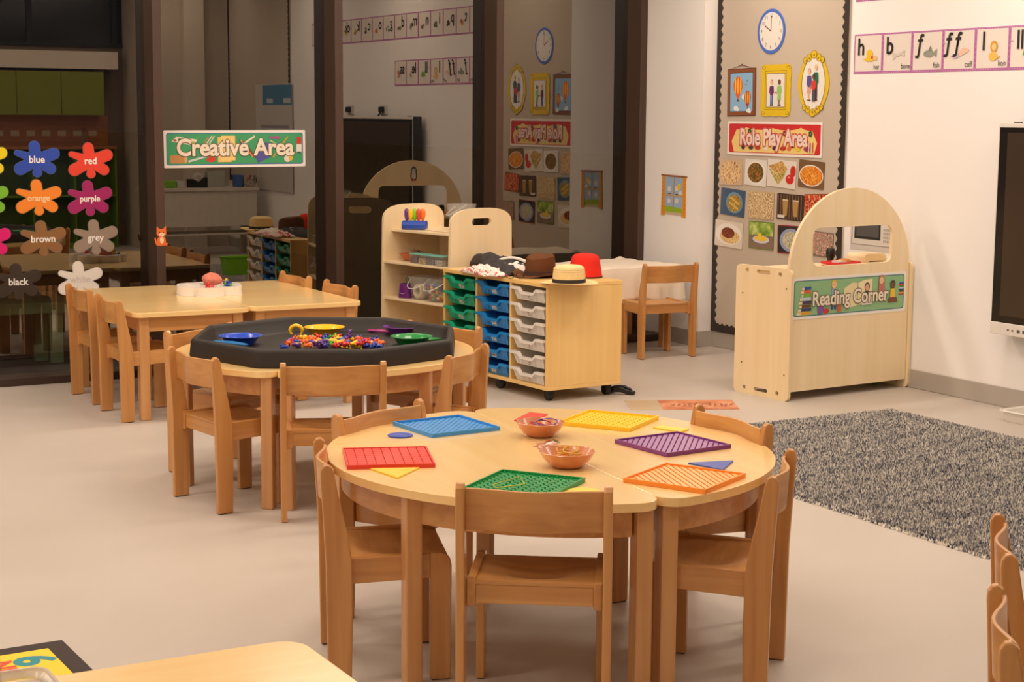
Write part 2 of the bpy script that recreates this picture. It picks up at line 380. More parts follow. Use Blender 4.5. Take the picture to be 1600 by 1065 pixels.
# ------------------------------------------------------------------ chairs
def make_chair():
    t = thing('child_chair', 'x', 'chair', group='beech nursery chairs')
    for s in (-1, 1):
        pr = [(-.1900, .002), (-.128, .002), (-.124, .20), (-.126, .34), (-.140, .42), (-.158, .50), (-.170, .565), (-.176, .584), (-.187, .592), (-.198, .589), (-.206, .578), (-.207, .56), (-.200, .45), (-.194, .33)]
        b = MB(); b.prism(pr, -0.011, 0.011, W_LEG, 'yzx'); lg = b.build('leg', t, bevel=0.004, loc=(s*0.1835, 0.0, 0))
        lg['label'] = 'tall rear leg rising past the seat as a backrest post'
        b = MB(); b.box(-.009, .009, -.183, -.135, 0, .004, BLACKM); b.build('foot_pad', lg)
        fr = [(.082, .002), (.138, .002), (.140, .31), (.136, .328), (.126, .340), (.112, .345), (.082, .345)]
        b = MB(); b.prism(fr, -0.011, 0.011, W_LEG, 'yzx'); lg = b.build('leg', t, bevel=0.003, loc=(s*0.160, 0.0, 0))
        b = MB(); b.box(-.009, .009,   .088, .132, 0, .004, BLACKM); b.build('foot_pad', lg)
        b = MB(); b.prism([(-.155, .268), (.0815, .278), (.0815, .343), (-.155, .337)], -0.011, 0.011, W_SIDE, 'yzx')
        b.build('side_rail', t, bevel=0.002, loc=(s*0.160, 0.0, 0))
    b = MB(); b.box(-.149, .149, -.150, -.130, .276, .325, W_RAIL); b.build('apron', t, bevel=0.002)
    b = MB(); b.box(-.149, .149, .102, .120, .272, .315, W_RAIL); b.build('apron', t, bevel=0.002)
    # seat: moulded ply with a shallow dip
    def seat(top):
        def f(u, v):
            x = -.149+.298*u; y = -.152+.288*v
            z = .334-.019*math.exp(-((x/.095)**2+((y+.01)/.085)**2)**1.6)-.010*max(0, (v-.86)/.14)**2
            return (x, y, z-(0 if top else .009))
        return f
    b = MB(); b.grid(seat(True), 22, 20, W_RAIL)
    nb = MB(); nb.grid(seat(False), 22, 20, W_RAIL); nb.f = [f[::-1] for f in nb.f]; b.raw(nb.v, nb.f, W_RAIL)
    V = 23*21
    edge = [i for i in range(23)]+[j*23+22 for j in range(1, 21)]+[20*23+i for i in range(21, -1, -1)]+[j*23 for j in range(19, 0, -1)]
    for a, c in zip(edge, edge[1:]+edge[:1]): b.f.append((a, V+a, V+c, c)); b.m.append(0)
    b.build('seat', t, smooth=True)
    # curved backrest slat
    N = 24; th = .009
    def cy(x): return -.171-.030*(0.5+0.5*cos(pi*x/.172))**1.15
    V = []; F = []
    for i in range(N+1):
        x = -.173+.346*i/N; y = cy(x)
        for (dy, z) in ((0, .468), (-th, .468), (-th, .574), (0, .574)): V.append((x, y+dy+.004 - (z-.52)*.06, z))
    for i in range(N):
        for q in range(4): F.append((i*4+q, i*4+(q+1) % 4, i*4+4+(q+1) % 4, i*4+4+q))
    F += [(3, 2, 1, 0), (N*4, N*4+1, N*4+2, N*4+3)]
    b = MB(); b.raw(V, F, W_RAIL); b.build('backrest', t, bevel=0.002, smooth=True)
    for c in list(t.children)+[q for c in t.children for q in c.children]: c.data.transform(Matrix.Diagonal((1, 1, 1.013, 1)))
    return t
chair0 = make_chair(); used = [False]
def place_chair(x, y, ang, label, group=None):
    """ang: direction the sitter faces, degrees from +X"""
    c = copy_tree(chair0) if used[0] else chair0
    used[0] = True
    c.location = (x, y, 0); c.rotation_euler = (0, 0, radians(ang-90)); c['label'] = label
    if group: c['group'] = group
    return c
def chair_px(A, B, label, group=None, z=.593, back=.186):
    a, b_ = G(*A, z), G(*B, z); m = (a+b_)/2; d = b_-a; f = Vector((-d.y, d.x, 0)).normalized(); c = m+f*back
    return place_chair(c.x, c.y, math.degrees(atan2(f.y, f.x)), label, group)
gF = 'chairs around the front round table'; gM = 'chairs around the black tray table'; gB = 'chairs at the long back table'
chair_px((721, 756), (949.5, 762), 'beech chair nearest the camera, back turned, beside the green peg board', gF)
chair_px((500.7, 686), (512.7, 728.8), 'beech chair seen side-on at the front table, nearest the red peg board', gF)
chair_px((658, 625), (525.5, 650), 'beech chair at the front table behind the blue disc and blue peg board', gF)
chair_px((1201, 665), (1088, 633), 'beech chair between the purple peg board and the shaggy rug', gF)
chair_px((1205.4, 747), (1233.3, 704), 'beech chair seen side-on beside the orange peg board, rug behind it', gF)
chair_px((270, 543), (336, 560), 'beech chair with a small grey mark on its backrest, left of the black tray table', gM)
chair_px((441.5, 568), (592.7, 565), 'beech chair with its back to us, directly in front of the black tray', gM).location += Vector((.003, -.012, 0))
chair_px((698, 557.6), (758, 537.4), 'beech chair at the black tray table nearest the blue drawers', gM)
place_chair(2.372, 6.637, -64, 'beech chair half hidden behind the left corner of the black tray', gM)
place_chair(3.105, 6.360, 207, 'beech chair half hidden behind the right corner of the black tray, beside green drawers', gM)
chair_px((108.5, 443.7), (140.5, 453.7), 'leftmost beech chair at the back table, under the white splat sticker', gB)
chair_px((155, 460), (186, 471), 'second beech chair at the left end of the back table, beside its front leg', gB)
chair_px((481.6, 432.5), (441, 424), 'far beech chair at the right end of the back table, only its top showing', gB)
chair_px((553.4, 447), (509.7, 437.5), 'nearer beech chair at the right end of the back table, beside the shelf unit', gB)
chair_px((1012, 413), (1083, 410.5), 'beech chair at the small table covered with a white cloth')
place_chair(2.40, 2.04, -41.8, 'beech chair at the bottom right, cut by the picture edge, nearer one', 'chairs at the bottom right edge')
place_chair(2.84, 2.47, -41.8, 'beech chair at the bottom right, behind the other, against the rug', 'chairs at the bottom right edge')
place_chair(0.480, 3.10, -90, 'beech chair at the bottom left edge behind the rectangular table corner')

# ------------------------------------------------------------------ tables
TZ = 0.535
def half_table(name, label, c, r, seam_a, seam_b, side, legs, group, cgap=0.0008):
    """segment of a disc cut by the seam line; rounded where arc meets seam"""
    sa, sb = Vector(seam_a[:2]), Vector(seam_b[:2]); d = (sb-sa).normalized(); n = Vector((-d.y, d.x))*side
    mid = (sa+sb)/2; c = Vector(c)
    off = (c-mid).dot(n)                        # centre relative to the seam, along outward normal
    cm = mid+d*((c-mid).dot(d))*.25; rf = .06; y0 = cgap
    # local: u along d, v along n ; circle centre (0,off)
    v1 = y0+rf; R = r-rf; u1 = sqrt(max(R*R-(v1-off)**2, .01))
    pts = []
    a_end = atan2(v1-off, u1)
    K = 8
    for i in range(K+1):      # right fillet from seam to arc
        a = -pi/2+(a_end+pi/2)*i/K; pts.append((u1+rf*cos(a), v1+rf*sin(a)))
    K2 = 48
    for i in range(1, K2):
        a = a_end+(pi-2*a_end)*i/K2; pts.append((r*cos(a), off+r*sin(a)))
    for i in range(K+1):
        a = pi-a_end+(a_end+pi/2)*i/K; pts.append((-u1+rf*cos(a), v1+rf*sin(a)))
    ang = atan2(d.y, d.x)
    T = thing(name, label, 'table', (cm.x, cm.y, 0), ang, group)
    fl = side
    P = [(x, y*fl) for x, y in pts]
    b = MB(); b.prism(P, TZ-.024, TZ, W_TOP); b.build('table_top', T, bevel=0.0015)
    # curved apron
    ra = r-.045; K3 = 40; a0 = math.asin(min(1, (.07-off)/ra)); inner = []; outer = []
    for i in range(K3+1):
        a = a0+(pi-2*a0)*i/K3
        outer.append((ra*cos(a), (off+ra*sin(a))*fl)); inner.append(((ra-.018)*cos(a), (off+(ra-.018)*sin(a))*fl))
    b = MB(); b.prism(outer+inner[::-1], TZ-.098, TZ-.0245, W_RAIL); b.build('apron', T, smooth=False)
    ue = outer[0][0]
    b = MB(); y1 = .055*fl; b.box(-ue+.02, ue-.02, min(y1, y1+.018*fl), max(y1, y1+.018*fl), TZ-.098, TZ-.0245, W_RAIL); b.build('apron', T, bevel=.002)
    for (u, v) in legs:
        b = MB(); b.box(-.023, .023, -.023, .023, 0.0, TZ-.0245, W_TLEG); b.build('leg', T, bevel=.004, loc=(u, v*fl, 0))
    return T, cm, ang
def legset(r, off):
    u = sqrt((r-.04)**2-(.055-off)**2)
    return [(u-.012, .040), (-u+.012, .040), ((r-.040)*cos(radians(62)), off+(r-.040)*sin(radians(62))), (-(r-.040)*cos(radians(62)), off+(r-.040)*sin(radians(62)))]
kz = (H-TZ)/(H-.53)
sa, sb = G(1021.7, 774, TZ), G(743, 643.6, TZ)
d_ = (sb-sa).normalized()
for (c, r, side, lab) in (((2.501*kz, 4.091*kz), .71*kz, 1, 'left half of the front round wooden table, with the red and blue peg boards'), ((2.386*kz, 4.166*kz), .715*kz, -1, 'right half of the front round wooden table, with the orange and purple peg boards')):
    n_ = Vector((-d_.y, d_.x, 0))*side; off = (Vector((*c, 0))-((sa+sb)/2)).dot(Vector((n_.x, n_.y, 0)))
    half_table('half_round_table', lab, c, r, sa, sb, side, legset(r, off), 'half-round table pairs')
MC = Vector((2.665, 6.325)); rr = .64
dm = Vector((cos(radians(49)), sin(radians(49))))
for side, lab in ((1, 'left half of the round table under the black octagonal tray'), (-1, 'right half of the round table under the black octagonal tray')):
    n_ = Vector((-dm.y, dm.x))*side; c = MC-n_*.03
    half_table('half_round_table', lab, c, rr, MC-dm, MC+dm, side, legset(rr, -.03), 'half-round table pairs')
def rect_table(label, x0, x1, y0, y1, rz, org, group=None, top=TZ, inset=.035, lw=.050):
    T = thing('rectangular_table', label, 'table', (org[0], org[1], 0), rz, group)
    b = MB(); b.prism(rrect(x1-x0, y1-y0, .055, 6, (x0+x1)/2, (y0+y1)/2), top-.024, top, W_TOP); b.build('table_top', T, bevel=.003)
    i0 = inset
    for (a0, a1, c0, c1) in ((x0+i0+lw, x1-i0-lw, y0+i0+.01, y0+i0+.028), (x0+i0+lw, x1-i0-lw, y1-i0-.028, y1-i0-.01)):
        b = MB(); b.box(a0, a1, c0, c1, top-.098, top-.0245, W_RAIL); b.build('apron', T, bevel=.002)
    for (a0, a1, c0, c1) in ((x0+i0+.01, x0+i0+.028, y0+i0+lw, y1-i0-lw), (x1-i0-.028, x1-i0-.01, y0+i0+lw, y1-i0-lw)):
        b = MB(); b.box(a0, a1, c0, c1, top-.098, top-.0245, W_SIDE); b.build('apron', T, bevel=.002)
    for x in (x0+i0+lw/2, x1-i0-lw/2):
        for y in (y0+i0+lw/2, y1-i0-lw/2):
            b = MB(); b.box(-lw/2, lw/2, -lw/2, lw/2, 0, top-.0245, W_TLEG); b.build('leg', T, bevel=.004, loc=(x, y, 0))
    return T
rect_table('left one of the two joined back tables, in front of the splat stickers', 2.325, 2.925, 7.88, 9.12, radians(0), (0, 0), 'joined back tables')
rect_table('right one of the two joined back tables, nearer the shelf unit', 2.930, 3.545, 7.90, 9.14, radians(0), (0, 0), 'joined back tables')
rect_table('rectangular birch table corner at the bottom left of the picture', -.10, 1.125, 2.16, 2.81, 0, (0, 0))
T = rect_table('small wooden table draped with a white cloth, behind the drawer trolley', 0, .88, 0, .50, radians(6), (5.36, 8.83), top=.54)
# white cloth over that table
CL = mat((240, 226, 208), 0.9, 0.1, bump=0.8, bscale=26, name='white_cotton')
def cloth():
    x0, x1, y0, y1 = -.02, .90, -.02, .52; drop = .235
    b = MB(); rnd = random.Random(3)
    per = []
    for (ax, ay, bx, by, n) in ((x0, y0, x1, y0, 46), (x1, y0, x1, y1, 26), (x1, y1, x0, y1, 46), (x0, y1, x0, y0, 26)):
        for i in range(n): per.append((ax+(bx-ax)*i/n, ay+(by-ay)*i/n))
    cx, cy = (x0+x1)/2, (y0+y1)/2; K = len(per); rings = []
    def topz(x, y): return .543+.003*sin(x*23+y*9)+.002*sin(y*41)+.022*math.exp(-(((x-.80)/.035)**2+((y-.49)/.03)**2))
    for s_ in (.0, .25, .5, .75, .93, 1.0): rings.append([(cx+(x-cx)*s_, cy+(y-cy)*s_, topz(cx+(x-cx)*s_, cy+(y-cy)*s_) - (0.004 if s_ == 1 else 0)) for x, y in per])
    for k in range(1, 9):
        t = k/8; ring = []
        for i, (x, y) in enumerate(per):
            dx = (x-cx)/(x1-cx); dy = (y-cy)/(y1-cy)
            nx = (1 if dx > .99 else -1 if dx < -.99 else 0); ny = (1 if dy > .99 else -1 if dy < -.99 else 0)
            l = hypot(nx, ny) or 1
            fold = .010*sin(i*.55+1.2)+.006*sin(i*1.3)+.003*sin(i*2.9+t*5)
            crn = math.exp(-((abs(dx)-1)**2+(abs(dy)-1)**2)*60)*.02
            o = (.004+(fold*.6+.008+crn*.5)*t)
            dd = drop*(1+.10*sin(i*.11+2)+.03*sin(i*.4))
            ring.append((x+nx/l*o, y+ny/l*o, .539-dd*t+.003*sin(i*1.7+t*14)))
        rings.append(ring)
    V = [p for r in rings for p in r]; F = []
    for a in range(len(rings)-1):
        for i in range(K):
            j = (i+1) % K; F.append((a*K+i, a*K+j, (a+1)*K+j, (a+1)*K+i))
    b.raw(V, F, CL); return b
o = cloth().build('tablecloth', None, smooth=True, loc=(5.36, 8.83, .003)); o.rotation_euler = (0, 0, radians(6))
sm = o.modifiers.new('thick', 'SOLIDIFY'); sm.thickness = .0015; sm.offset = 1
tag(o, 'creased white cotton cloth draped over the small table by the column', 'tablecloth')

# ------------------------------------------------------------------ tray trolley
TR = thing('tray_trolley', 'wooden storage trolley on castors with green, blue and clear trays', 'storage trolley', (4.40, 7.47, 0), radians(4))
D_, L_, Z0, Z1 = .487, 1.06, .062, .625; pt = .018
cwid = (L_-4*pt)/3
def tb(name, x0, x1, y0, y1, z0, z1, m=W_TROL, bevel=.0015):
    b = MB(); b.box(x0, x1, y0, y1, z0, z1, m); return b.build(name, TR, bevel=bevel)
W_TROLY = wood('maple_board_top', (246, 208, 138), (238, 194, 118), 'y', rough=0.35, scale=0.6)
tb('top_panel', -.004, D_, -.002, L_+.002, Z1-.020, Z1, W_TROLY); tb('base_panel', 0, D_, 0, L_, Z0, Z0+.020, W_TROLY)
for i in range(4): tb('side_panel' if i in (0, 3) else 'divider', 0, D_-.003, i*(cwid+pt), i*(cwid+pt)+pt, Z0+.020, Z1-.020)
tb('back_panel', D_-.010, D_-.001, pt, L_-pt, Z0+.02, Z1-.02)
for (x, y) in ((.055, .06), (.055, .53), (.055, L_-.06), (D_-.055, .06), (D_-.055, L_-.06)):
    b = MB(); T0 = Matrix.Translation((x, y, .028)) @ Matrix.Rotation(pi/2+.5*(y > .2), 4, 'Z') @ Matrix.Rotation(pi/2, 4, 'X')
    b.lathe([(0, -.017), (.024, -.017), (.0275, -.012), (.0275, .012), (.024, .017), (0, .017)], BLACKM, 20, T0)
    b.box(x-.018, x+.018, y-.022, y+.022, .035, .0605, BLACKM)
    b.build('castor', TR, smooth=True)
GREEN = mat((36, 172, 132), .3, coat=.3, name='green_tray_plastic'); BLUE = mat((28, 138, 216), .3, coat=.3, name='blue_tray_plastic')
CLR = clear_mat('frosted_tray_plastic', tint=(.9, .88, .86), fac=.78, col=(250, 244, 236))
def tray(m):
    """front of tray faces -X, local origin bottom centre of the front"""
    b = MB(); hw = cwid/2-.006; ht = .066
    # shell tapering to the bottom
    def q(x, y, z): return (x, y, z)
    fb, bb_ = .016, D_-.05
    o_ = [(-.004, -hw+.012, ht-.004), (-.004, hw-.012, ht-.004), (bb_, hw-.012, ht-.004), (bb_, -hw+.012, ht-.004)]
    i_ = [(fb, -hw+.028, 0), (fb, hw-.028, 0), (bb_-.01, hw-.028, 0), (bb_-.01, -hw+.028, 0)]
    # front face follows the dipped lip
    dip = .022
    ys = [-hw, -.085, -.058, .058, .085, hw]; zs = [ht, ht, ht-dip, ht-dip, ht, ht]
    F = []; V = []
    top = [(-.004, y, z) for y, z in zip([-hw+.012]+ys[1:-1]+[hw-.012], zs)]
    k = len(top)
    V = top+[(fb, -hw+.028+(2*hw-.056)*i/(k-1), 0) for i in range(k)]
    for i in range(k-1): F.append((i, i+k, i+k+1, i+1))
    b.raw(V, F, m)
    b.raw([o_[1], o_[2], i_[2], i_[1]], [(0, 1, 2, 3)][::1], m); b.raw([o_[3], o_[0], i_[0], i_[3]], [(0, 1, 2, 3)], m)
    b.raw([o_[2], o_[3], i_[3], i_[2]], [(0, 1, 2, 3)], m); b.raw(i_, [(3, 2, 1, 0)], m)
    # flanged lip
    pr = []; lo = []
    for y, z in zip(ys, zs): pr.append((y, z+.004))
    for y, z in zip(ys[::-1], zs[::-1]): pr.append((y+(0 if abs(y) > .1 else (.006 if y > 0 else -.006))*(-1 if z > ht-.01 else -1)*0, z-.010))
    b.prism(pr, -.016, .004, m, 'yzx')
    for s in (-1, 1): b.box(-.012, bb_, min(s*hw, s*(hw-.014)), max(s*hw, s*(hw-.014)), ht-.004, ht+.002, m)
    # moulded ribs on the face
    for y in (-.102, .102, -.06, .06):
        b.raw([(-.0055, y-.003, ht-dip-.012), (-.0055, y+.003, ht-dip-.012), (.013, y+.003, .004), (.013, y-.003, .004)], [(0, 3, 2, 1)], m)
    return b
def tray_label(seed, kind):
    rnd = random.Random(seed); p = Print(); s = .021
    p.p(rrect(.046, .036, .002, 2), (226, 222, 214))
    if kind == 'bold':
        p.e(-.011, .001, .009, .012, (20, 20, 20)); p.e(.011, .001, .009, .012, (20, 20, 20)); p.e(-.011, .001, .004, .006, (226, 222, 214)); p.e(.011, .001, .004, .006, (226, 222, 214))
        p.r(-.004, -.014, .004, -.004, (20, 20, 20))
    else:
        cols = {'green': [(90, 100, 92), (160, 150, 140), (120, 70, 60)], 'blue': [(150, 160, 180), (110, 120, 150), (200, 200, 205)], 'clear': [(176, 50, 40), (90, 60, 40), (230, 170, 60), (60, 110, 70)]}[kind]
        for i in range(4):
            x = rnd.uniform(-.016, .010); y = rnd.uniform(-.012, .006); p.r(x, y, x+rnd.uniform(.006, .012), y+rnd.uniform(.004, .009), rnd.choice(cols))
        p.r(-.018, -.015, .018, -.0125, (70, 66, 62))
    return p
tms = {}
for ci, (m, kind) in enumerate(((CLR, 'clear'), (BLUE, 'blue'), (GREEN, 'green'))):
    me = tray(m).mesh('tray')
    for k in range(6):
        z = Z0+.022+k*.0872
        o = bpy.data.objects.new('tray', me); sc.collection.objects.link(o); o.parent = TR
        o.location = (0.002, pt+cwid/2+ci*(cwid+pt), z)
        o['label'] = {'clear': 'clear frosted pull-out tray', 'blue': 'blue pull-out tray', 'green': 'green pull-out tray'}[kind]
        p = tray_label(ci*10+k, 'bold' if (kind == 'blue' and k == 1) else kind)
        c = p.build('picture_card', o)
        c.matrix_local = Matrix.Translation((.0045, 0, .024)) @ frame((0, -1, 0), (-.34, 0, .94), (-.94, 0, -.34), (0, 0, 0))
# ------------------------------------------------------------------ hats and clothes on the trolley
TT = Z1+.001
def hat_at(px, py, z=TT): g = G(px, py, z); return g
g = G(889, 443, TT)
bo = thing('straw_boater', 'pale straw boater hat with a black ribbon, on the front corner of the trolley', 'hat', (g.x, g.y, TT), .3)
STRAW = mat((238, 208, 150), .8, .2, bump=.6, bscale=160, var=.06, vscale=40, name='straw')
b = MB()
def brim(n, r0, r1, z0, wav, m, b, th=.003, cutz=0):
    V = []; F = []
    for k, (r, z) in enumerate(((r0, z0), ((r0+r1)/2, z0-.001), (r1, z0+.002), (r1, z0-.001), ((r0+r1)/2, z0-.004), (r0, z0-.003))):
        for i in range(n):
            a = 2*pi*i/n; zz = z+wav*sin(2*a+.6)*((r-r0)/(r1-r0)); V.append((r*cos(a)*1.08, r*sin(a), zz))
    for k in range(5):
        for i in range(n): j = (i+1) % n; F.append((k*n+i, (k+1)*n+i, (k+1)*n+j, k*n+j))
    b.raw(V, [f[::-1] for f in F], m)
brim(40, .078, .146, .008, .005, STRAW, b); b.build('brim', bo, smooth=True)
b = MB(); b.lathe([(.083, .006), (.082, .05), (.078, .078), (.072, .090), (.058, .097), (.033, .100), (0, .101)], STRAW, 40, sx=1.08)
for zz in (.03, .042, .054, .066, .078): b.lathe([(.0812-.04*(zz-.03), zz), (.0832-.05*(zz-.03), zz+.002), (.0812-.04*(zz-.03), zz+.004)], STRAW, 40, sx=1.08)
b.build('crown', bo, smooth=True)
b = MB(); b.lathe([(.083, .006), (.0858, .007), (.0848, .026), (.082, .027)], mat((38, 32, 30), .7), 40, sx=1.08); b.build('ribbon', bo, smooth=True)
g = G(846, 432, TT)
fe = thing('brown_hat', 'brown felt hat with a dented crown and upturned brim, beside the straw boater', 'hat', (g.x+.01, g.y+.03, TT), .5)
BRN = mat((104, 64, 38), .9, .2, bump=.3, bscale=300, var=.05, name='brown_felt')
b = MB(); V = []; F = []; n = 40
for k, r in enumerate((.085, .11, .14, .165, .163, .139, .11, .085)):
    for i in range(n):
        a = 2*pi*i/n; up = .030*(sin(a)**2)*max(0, (r-.085)/.08)**1.5 - .004*(cos(a)**2)*((r-.085)/.08); V.append((r*cos(a)*1.1, r*sin(a)*.95, .006+up+(.003 if k > 3 else 0)))
for k in range(7):
    for i in range(n): j = (i+1) % n; F.append((k*n+i, (k+1)*n+i, (k+1)*n+j, k*n+j))
b.raw(V, F, BRN); b.build('brim', fe, smooth=True)
b = MB(); V = []; F = []
for k, (r, z) in enumerate(((.092, .006), (.092, .05), (.090, .09), (.084, .120), (.070, .130), (.042, .127), (.0, .120))):
    for i in range(n):
        a = 2*pi*i/n; dent = -.014*math.exp(-(sin(a)*r/.03)**2)*(1 if k >= 3 else 0)*(1 if k > 4 else .5); V.append((r*cos(a)*1.12, r*sin(a)*.92, z+dent+.006*cos(a)*(z/.1)))
for k in range(6):
    for i in range(n): j = (i+1) % n; F.append((k*n+i, k*n+j, (k+1)*n+j, (k+1)*n+i))
b.raw(V, F, BRN); b.build('crown', fe, smooth=True)
b = MB(); b.lathe([(.092, .008), (.096, .009), (.095, .036), (.091, .037)], mat((74, 44, 30), .8), 40, sx=1.12, sy=.94)
b.build('hat_band', fe, smooth=True)
fe.scale = (.93, .93, .90)
g = G(917, 434, TT)
rd = thing('red_hat', 'bright red felt fez-shaped hat with a thin black rim', 'hat', (g.x+.02, g.y+.05, TT), 0)
RED = mat((222, 48, 38), .85, .2, bump=.2, bscale=300, name='red_felt')
b = MB(); b.lathe([(.093, .004), (.088, .04), (.080, .085), (.072, .112), (.060, .123), (.035, .129), (0, .130)], RED, 40); b.build('crown', rd, smooth=True)
b = MB(); b.lathe([(.092, 0), (.0955, .001), (.0955, .006), (.092, .007)], BLACKM, 40); b.build('rim', rd, smooth=True)
# clothes
def lump(name, label, cat, org, rz, lx, ly, h, m, seed, fold=.012, group=None, shape=None):
    rnd = random.Random(seed); ph = [rnd.uniform(0, 6) for _ in range(8)]
    b = MB(); nu, nv = 56, 30
    def f(u, v):
        x = (u-.5)*lx; y = (v-.5)*ly
        e = (1-(2*u-1)**4)*(1-(2*v-1)**4); e = max(e, 0)**.5
        rad = .9+.12*sin(3*atan2(v-.5, u-.5)+ph[0])+.06*sin(7*atan2(v-.5, u-.5)+ph[1])
        x *= rad; y *= rad
        z = h*e*(.65+.2*sin(u*7+ph[2])+.15*sin(v*6+ph[3]))+fold*e*(sin((u*3+v*1.7)*9+ph[4])*.5+sin((v*4-u)*8+ph[5])*.35+sin((u*9+v*2)*6+ph[6])*.15)
        return (x, y, max(z, 0)+.0015)
    b.grid(f, nu, nv, m)
    o = b.build(name, None, smooth=True, loc=org); o.rotation_euler = (0, 0, rz)
    s = o.modifiers.new('thick', 'SOLIDIFY'); s.thickness = .002; s.offset = 1
    return tag(o, label, cat, group)
def pattern_mat(name, base, alt, kind, scale):
    m = bpy.data.materials.new(name); m.use_nodes = True; nt = m.node_tree; N = nt.nodes; Lk = nt.links; b = N['Principled BSDF']
    b.inputs['Roughness'].default_value = .9; tc = N.new('ShaderNodeTexCoord')
    if kind == 'check':
        t = N.new('ShaderNodeTexChecker'); t.inputs['Scale'].default_value = scale; t.inputs[1].default_value = rgb(base); t.inputs[2].default_value = rgb(alt)
        mp = N.new('ShaderNodeMapping'); mp.inputs['Rotation'].default_value = (0, 0, .78); mp.inputs['Scale'].default_value = (1, 1, .001)
        Lk.new(tc.outputs['Object'], mp.inputs[0]); Lk.new(mp.outputs[0], t.inputs[0])
        nz = N.new('ShaderNodeTexNoise'); nz.inputs['Scale'].default_value = 9; Lk.new(tc.outputs['Object'], nz.inputs[0])
        gt = N.new('ShaderNodeMath'); gt.operation = 'GREATER_THAN'; gt.inputs[1].default_value = .5; Lk.new(nz.outputs[0], gt.inputs[0])
        mx = N.new('ShaderNodeMix'); mx.data_type = 'RGBA'; mx.inputs[6].default_value = rgb(base)
        Lk.new(gt.outputs[0], mx.inputs[0]); Lk.new(t.outputs[0], mx.inputs[7]); Lk.new(mx.outputs[2], b.inputs['Base Color'])
    else:
        t = N.new('ShaderNodeTexWave'); t.inputs['Scale'].default_value = scale; t.inputs['Distortion'].default_value = 1.5
        Lk.new(tc.outputs['Object'], t.inputs[0]); gt = N.new('ShaderNodeMath'); gt.operation = 'GREATER_THAN'; gt.inputs[1].default_value = .93
        Lk.new(t.outputs[1], gt.inputs[0]); mx = N.new('ShaderNodeMix'); mx.data_type = 'RGBA'; mx.inputs[6].default_value = rgb(base); mx.inputs[7].default_value = rgb(alt)
        Lk.new(gt.outputs[0], mx.inputs[0]); Lk.new(mx.outputs[2], b.inputs['Base Color'])
    return m
g = G(772, 420, TT)
gar = lump('dark_garment', 'dark grey dressing-up garment with a white strap heaped at the left end of the trolley', 'clothes', (g.x+.06, g.y-.02, TT), radians(80), .82, .28, .075, mat((66, 62, 64), .9, .2, name='charcoal_cloth'), 3, .014)
b = MB(); b.tube([(-.10+.012*i, -.115+.020*i, .066-.0016*(i-4.5)**2) for i in range(10)], [.005]+[.009]*8+[.005], mat((228, 222, 214), .9), 8); sk = b.build('white_strap', gar, smooth=True)
g = G(752, 428, TT)
lump('checked_cloth', 'white cloth with red diamond checks lying before the dark garment', 'cloth', (g.x, g.y, TT+.004), radians(84), .46, .15, .045, pattern_mat('red_check', (232, 222, 212), (196, 40, 34), 'check', 62), 5, .008)
g = G(800, 425, TT)
lump('white_garment', 'white folded garment between the checked cloth and the brown hat', 'clothes', (g.x, g.y, TT+.002), radians(62), .30, .20, .055, mat((230, 222, 214), .9, .2, name='white_garment_cloth'), 9, .010)
g = G(805, 436, TT)
sp = thing('spectacles', 'black toy spectacles lying beside the brown hat', 'glasses', (g.x, g.y, TT), radians(-25))
b = MB()
for s in (-1, 1): b.tube([(s*.027+.022*cos(2*pi*i/16), .0, .022+.018*sin(2*pi*i/16)) for i in range(16)], .0022, BLACKM, 6, True)
b.tube([(-.006, 0, .024), (0, 0, .027), (.006, 0, .024)], .002, BLACKM, 6); b.build('frame', sp, smooth=True)
for s in (-1, 1):
    b = MB(); b.tube([(s*.049, 0, .026), (s*.05, .06, .018), (s*.048, .10, .004)], .002, BLACKM, 6); b.build('temple', sp, smooth=True)
g = G(970, 615.5, 0)
bk = thing('black_plastic_clamp', 'black plastic clamp-like object on the floor beside the trolley castor', 'clamp', (g.x, g.y, 0), radians(-48))
b = MB(); b.prism([(-.07, .0), (-.075, .03), (-.04, .045), (.0, .042), (.035, .030), (.078, .020), (.080, .004), (.05, .0), (.0, .012), (-.03, .010)], -.016, .016, BLACKM, 'xzy')
b.build('jaw', bk, bevel=.004)
b = MB(); b.tube([(-.06, 0, .014), (-.03, .0, .040), (.02, 0, .044), (.06, 0, .026)], .008, BLACKM, 8); b.build('handle', bk, smooth=True)

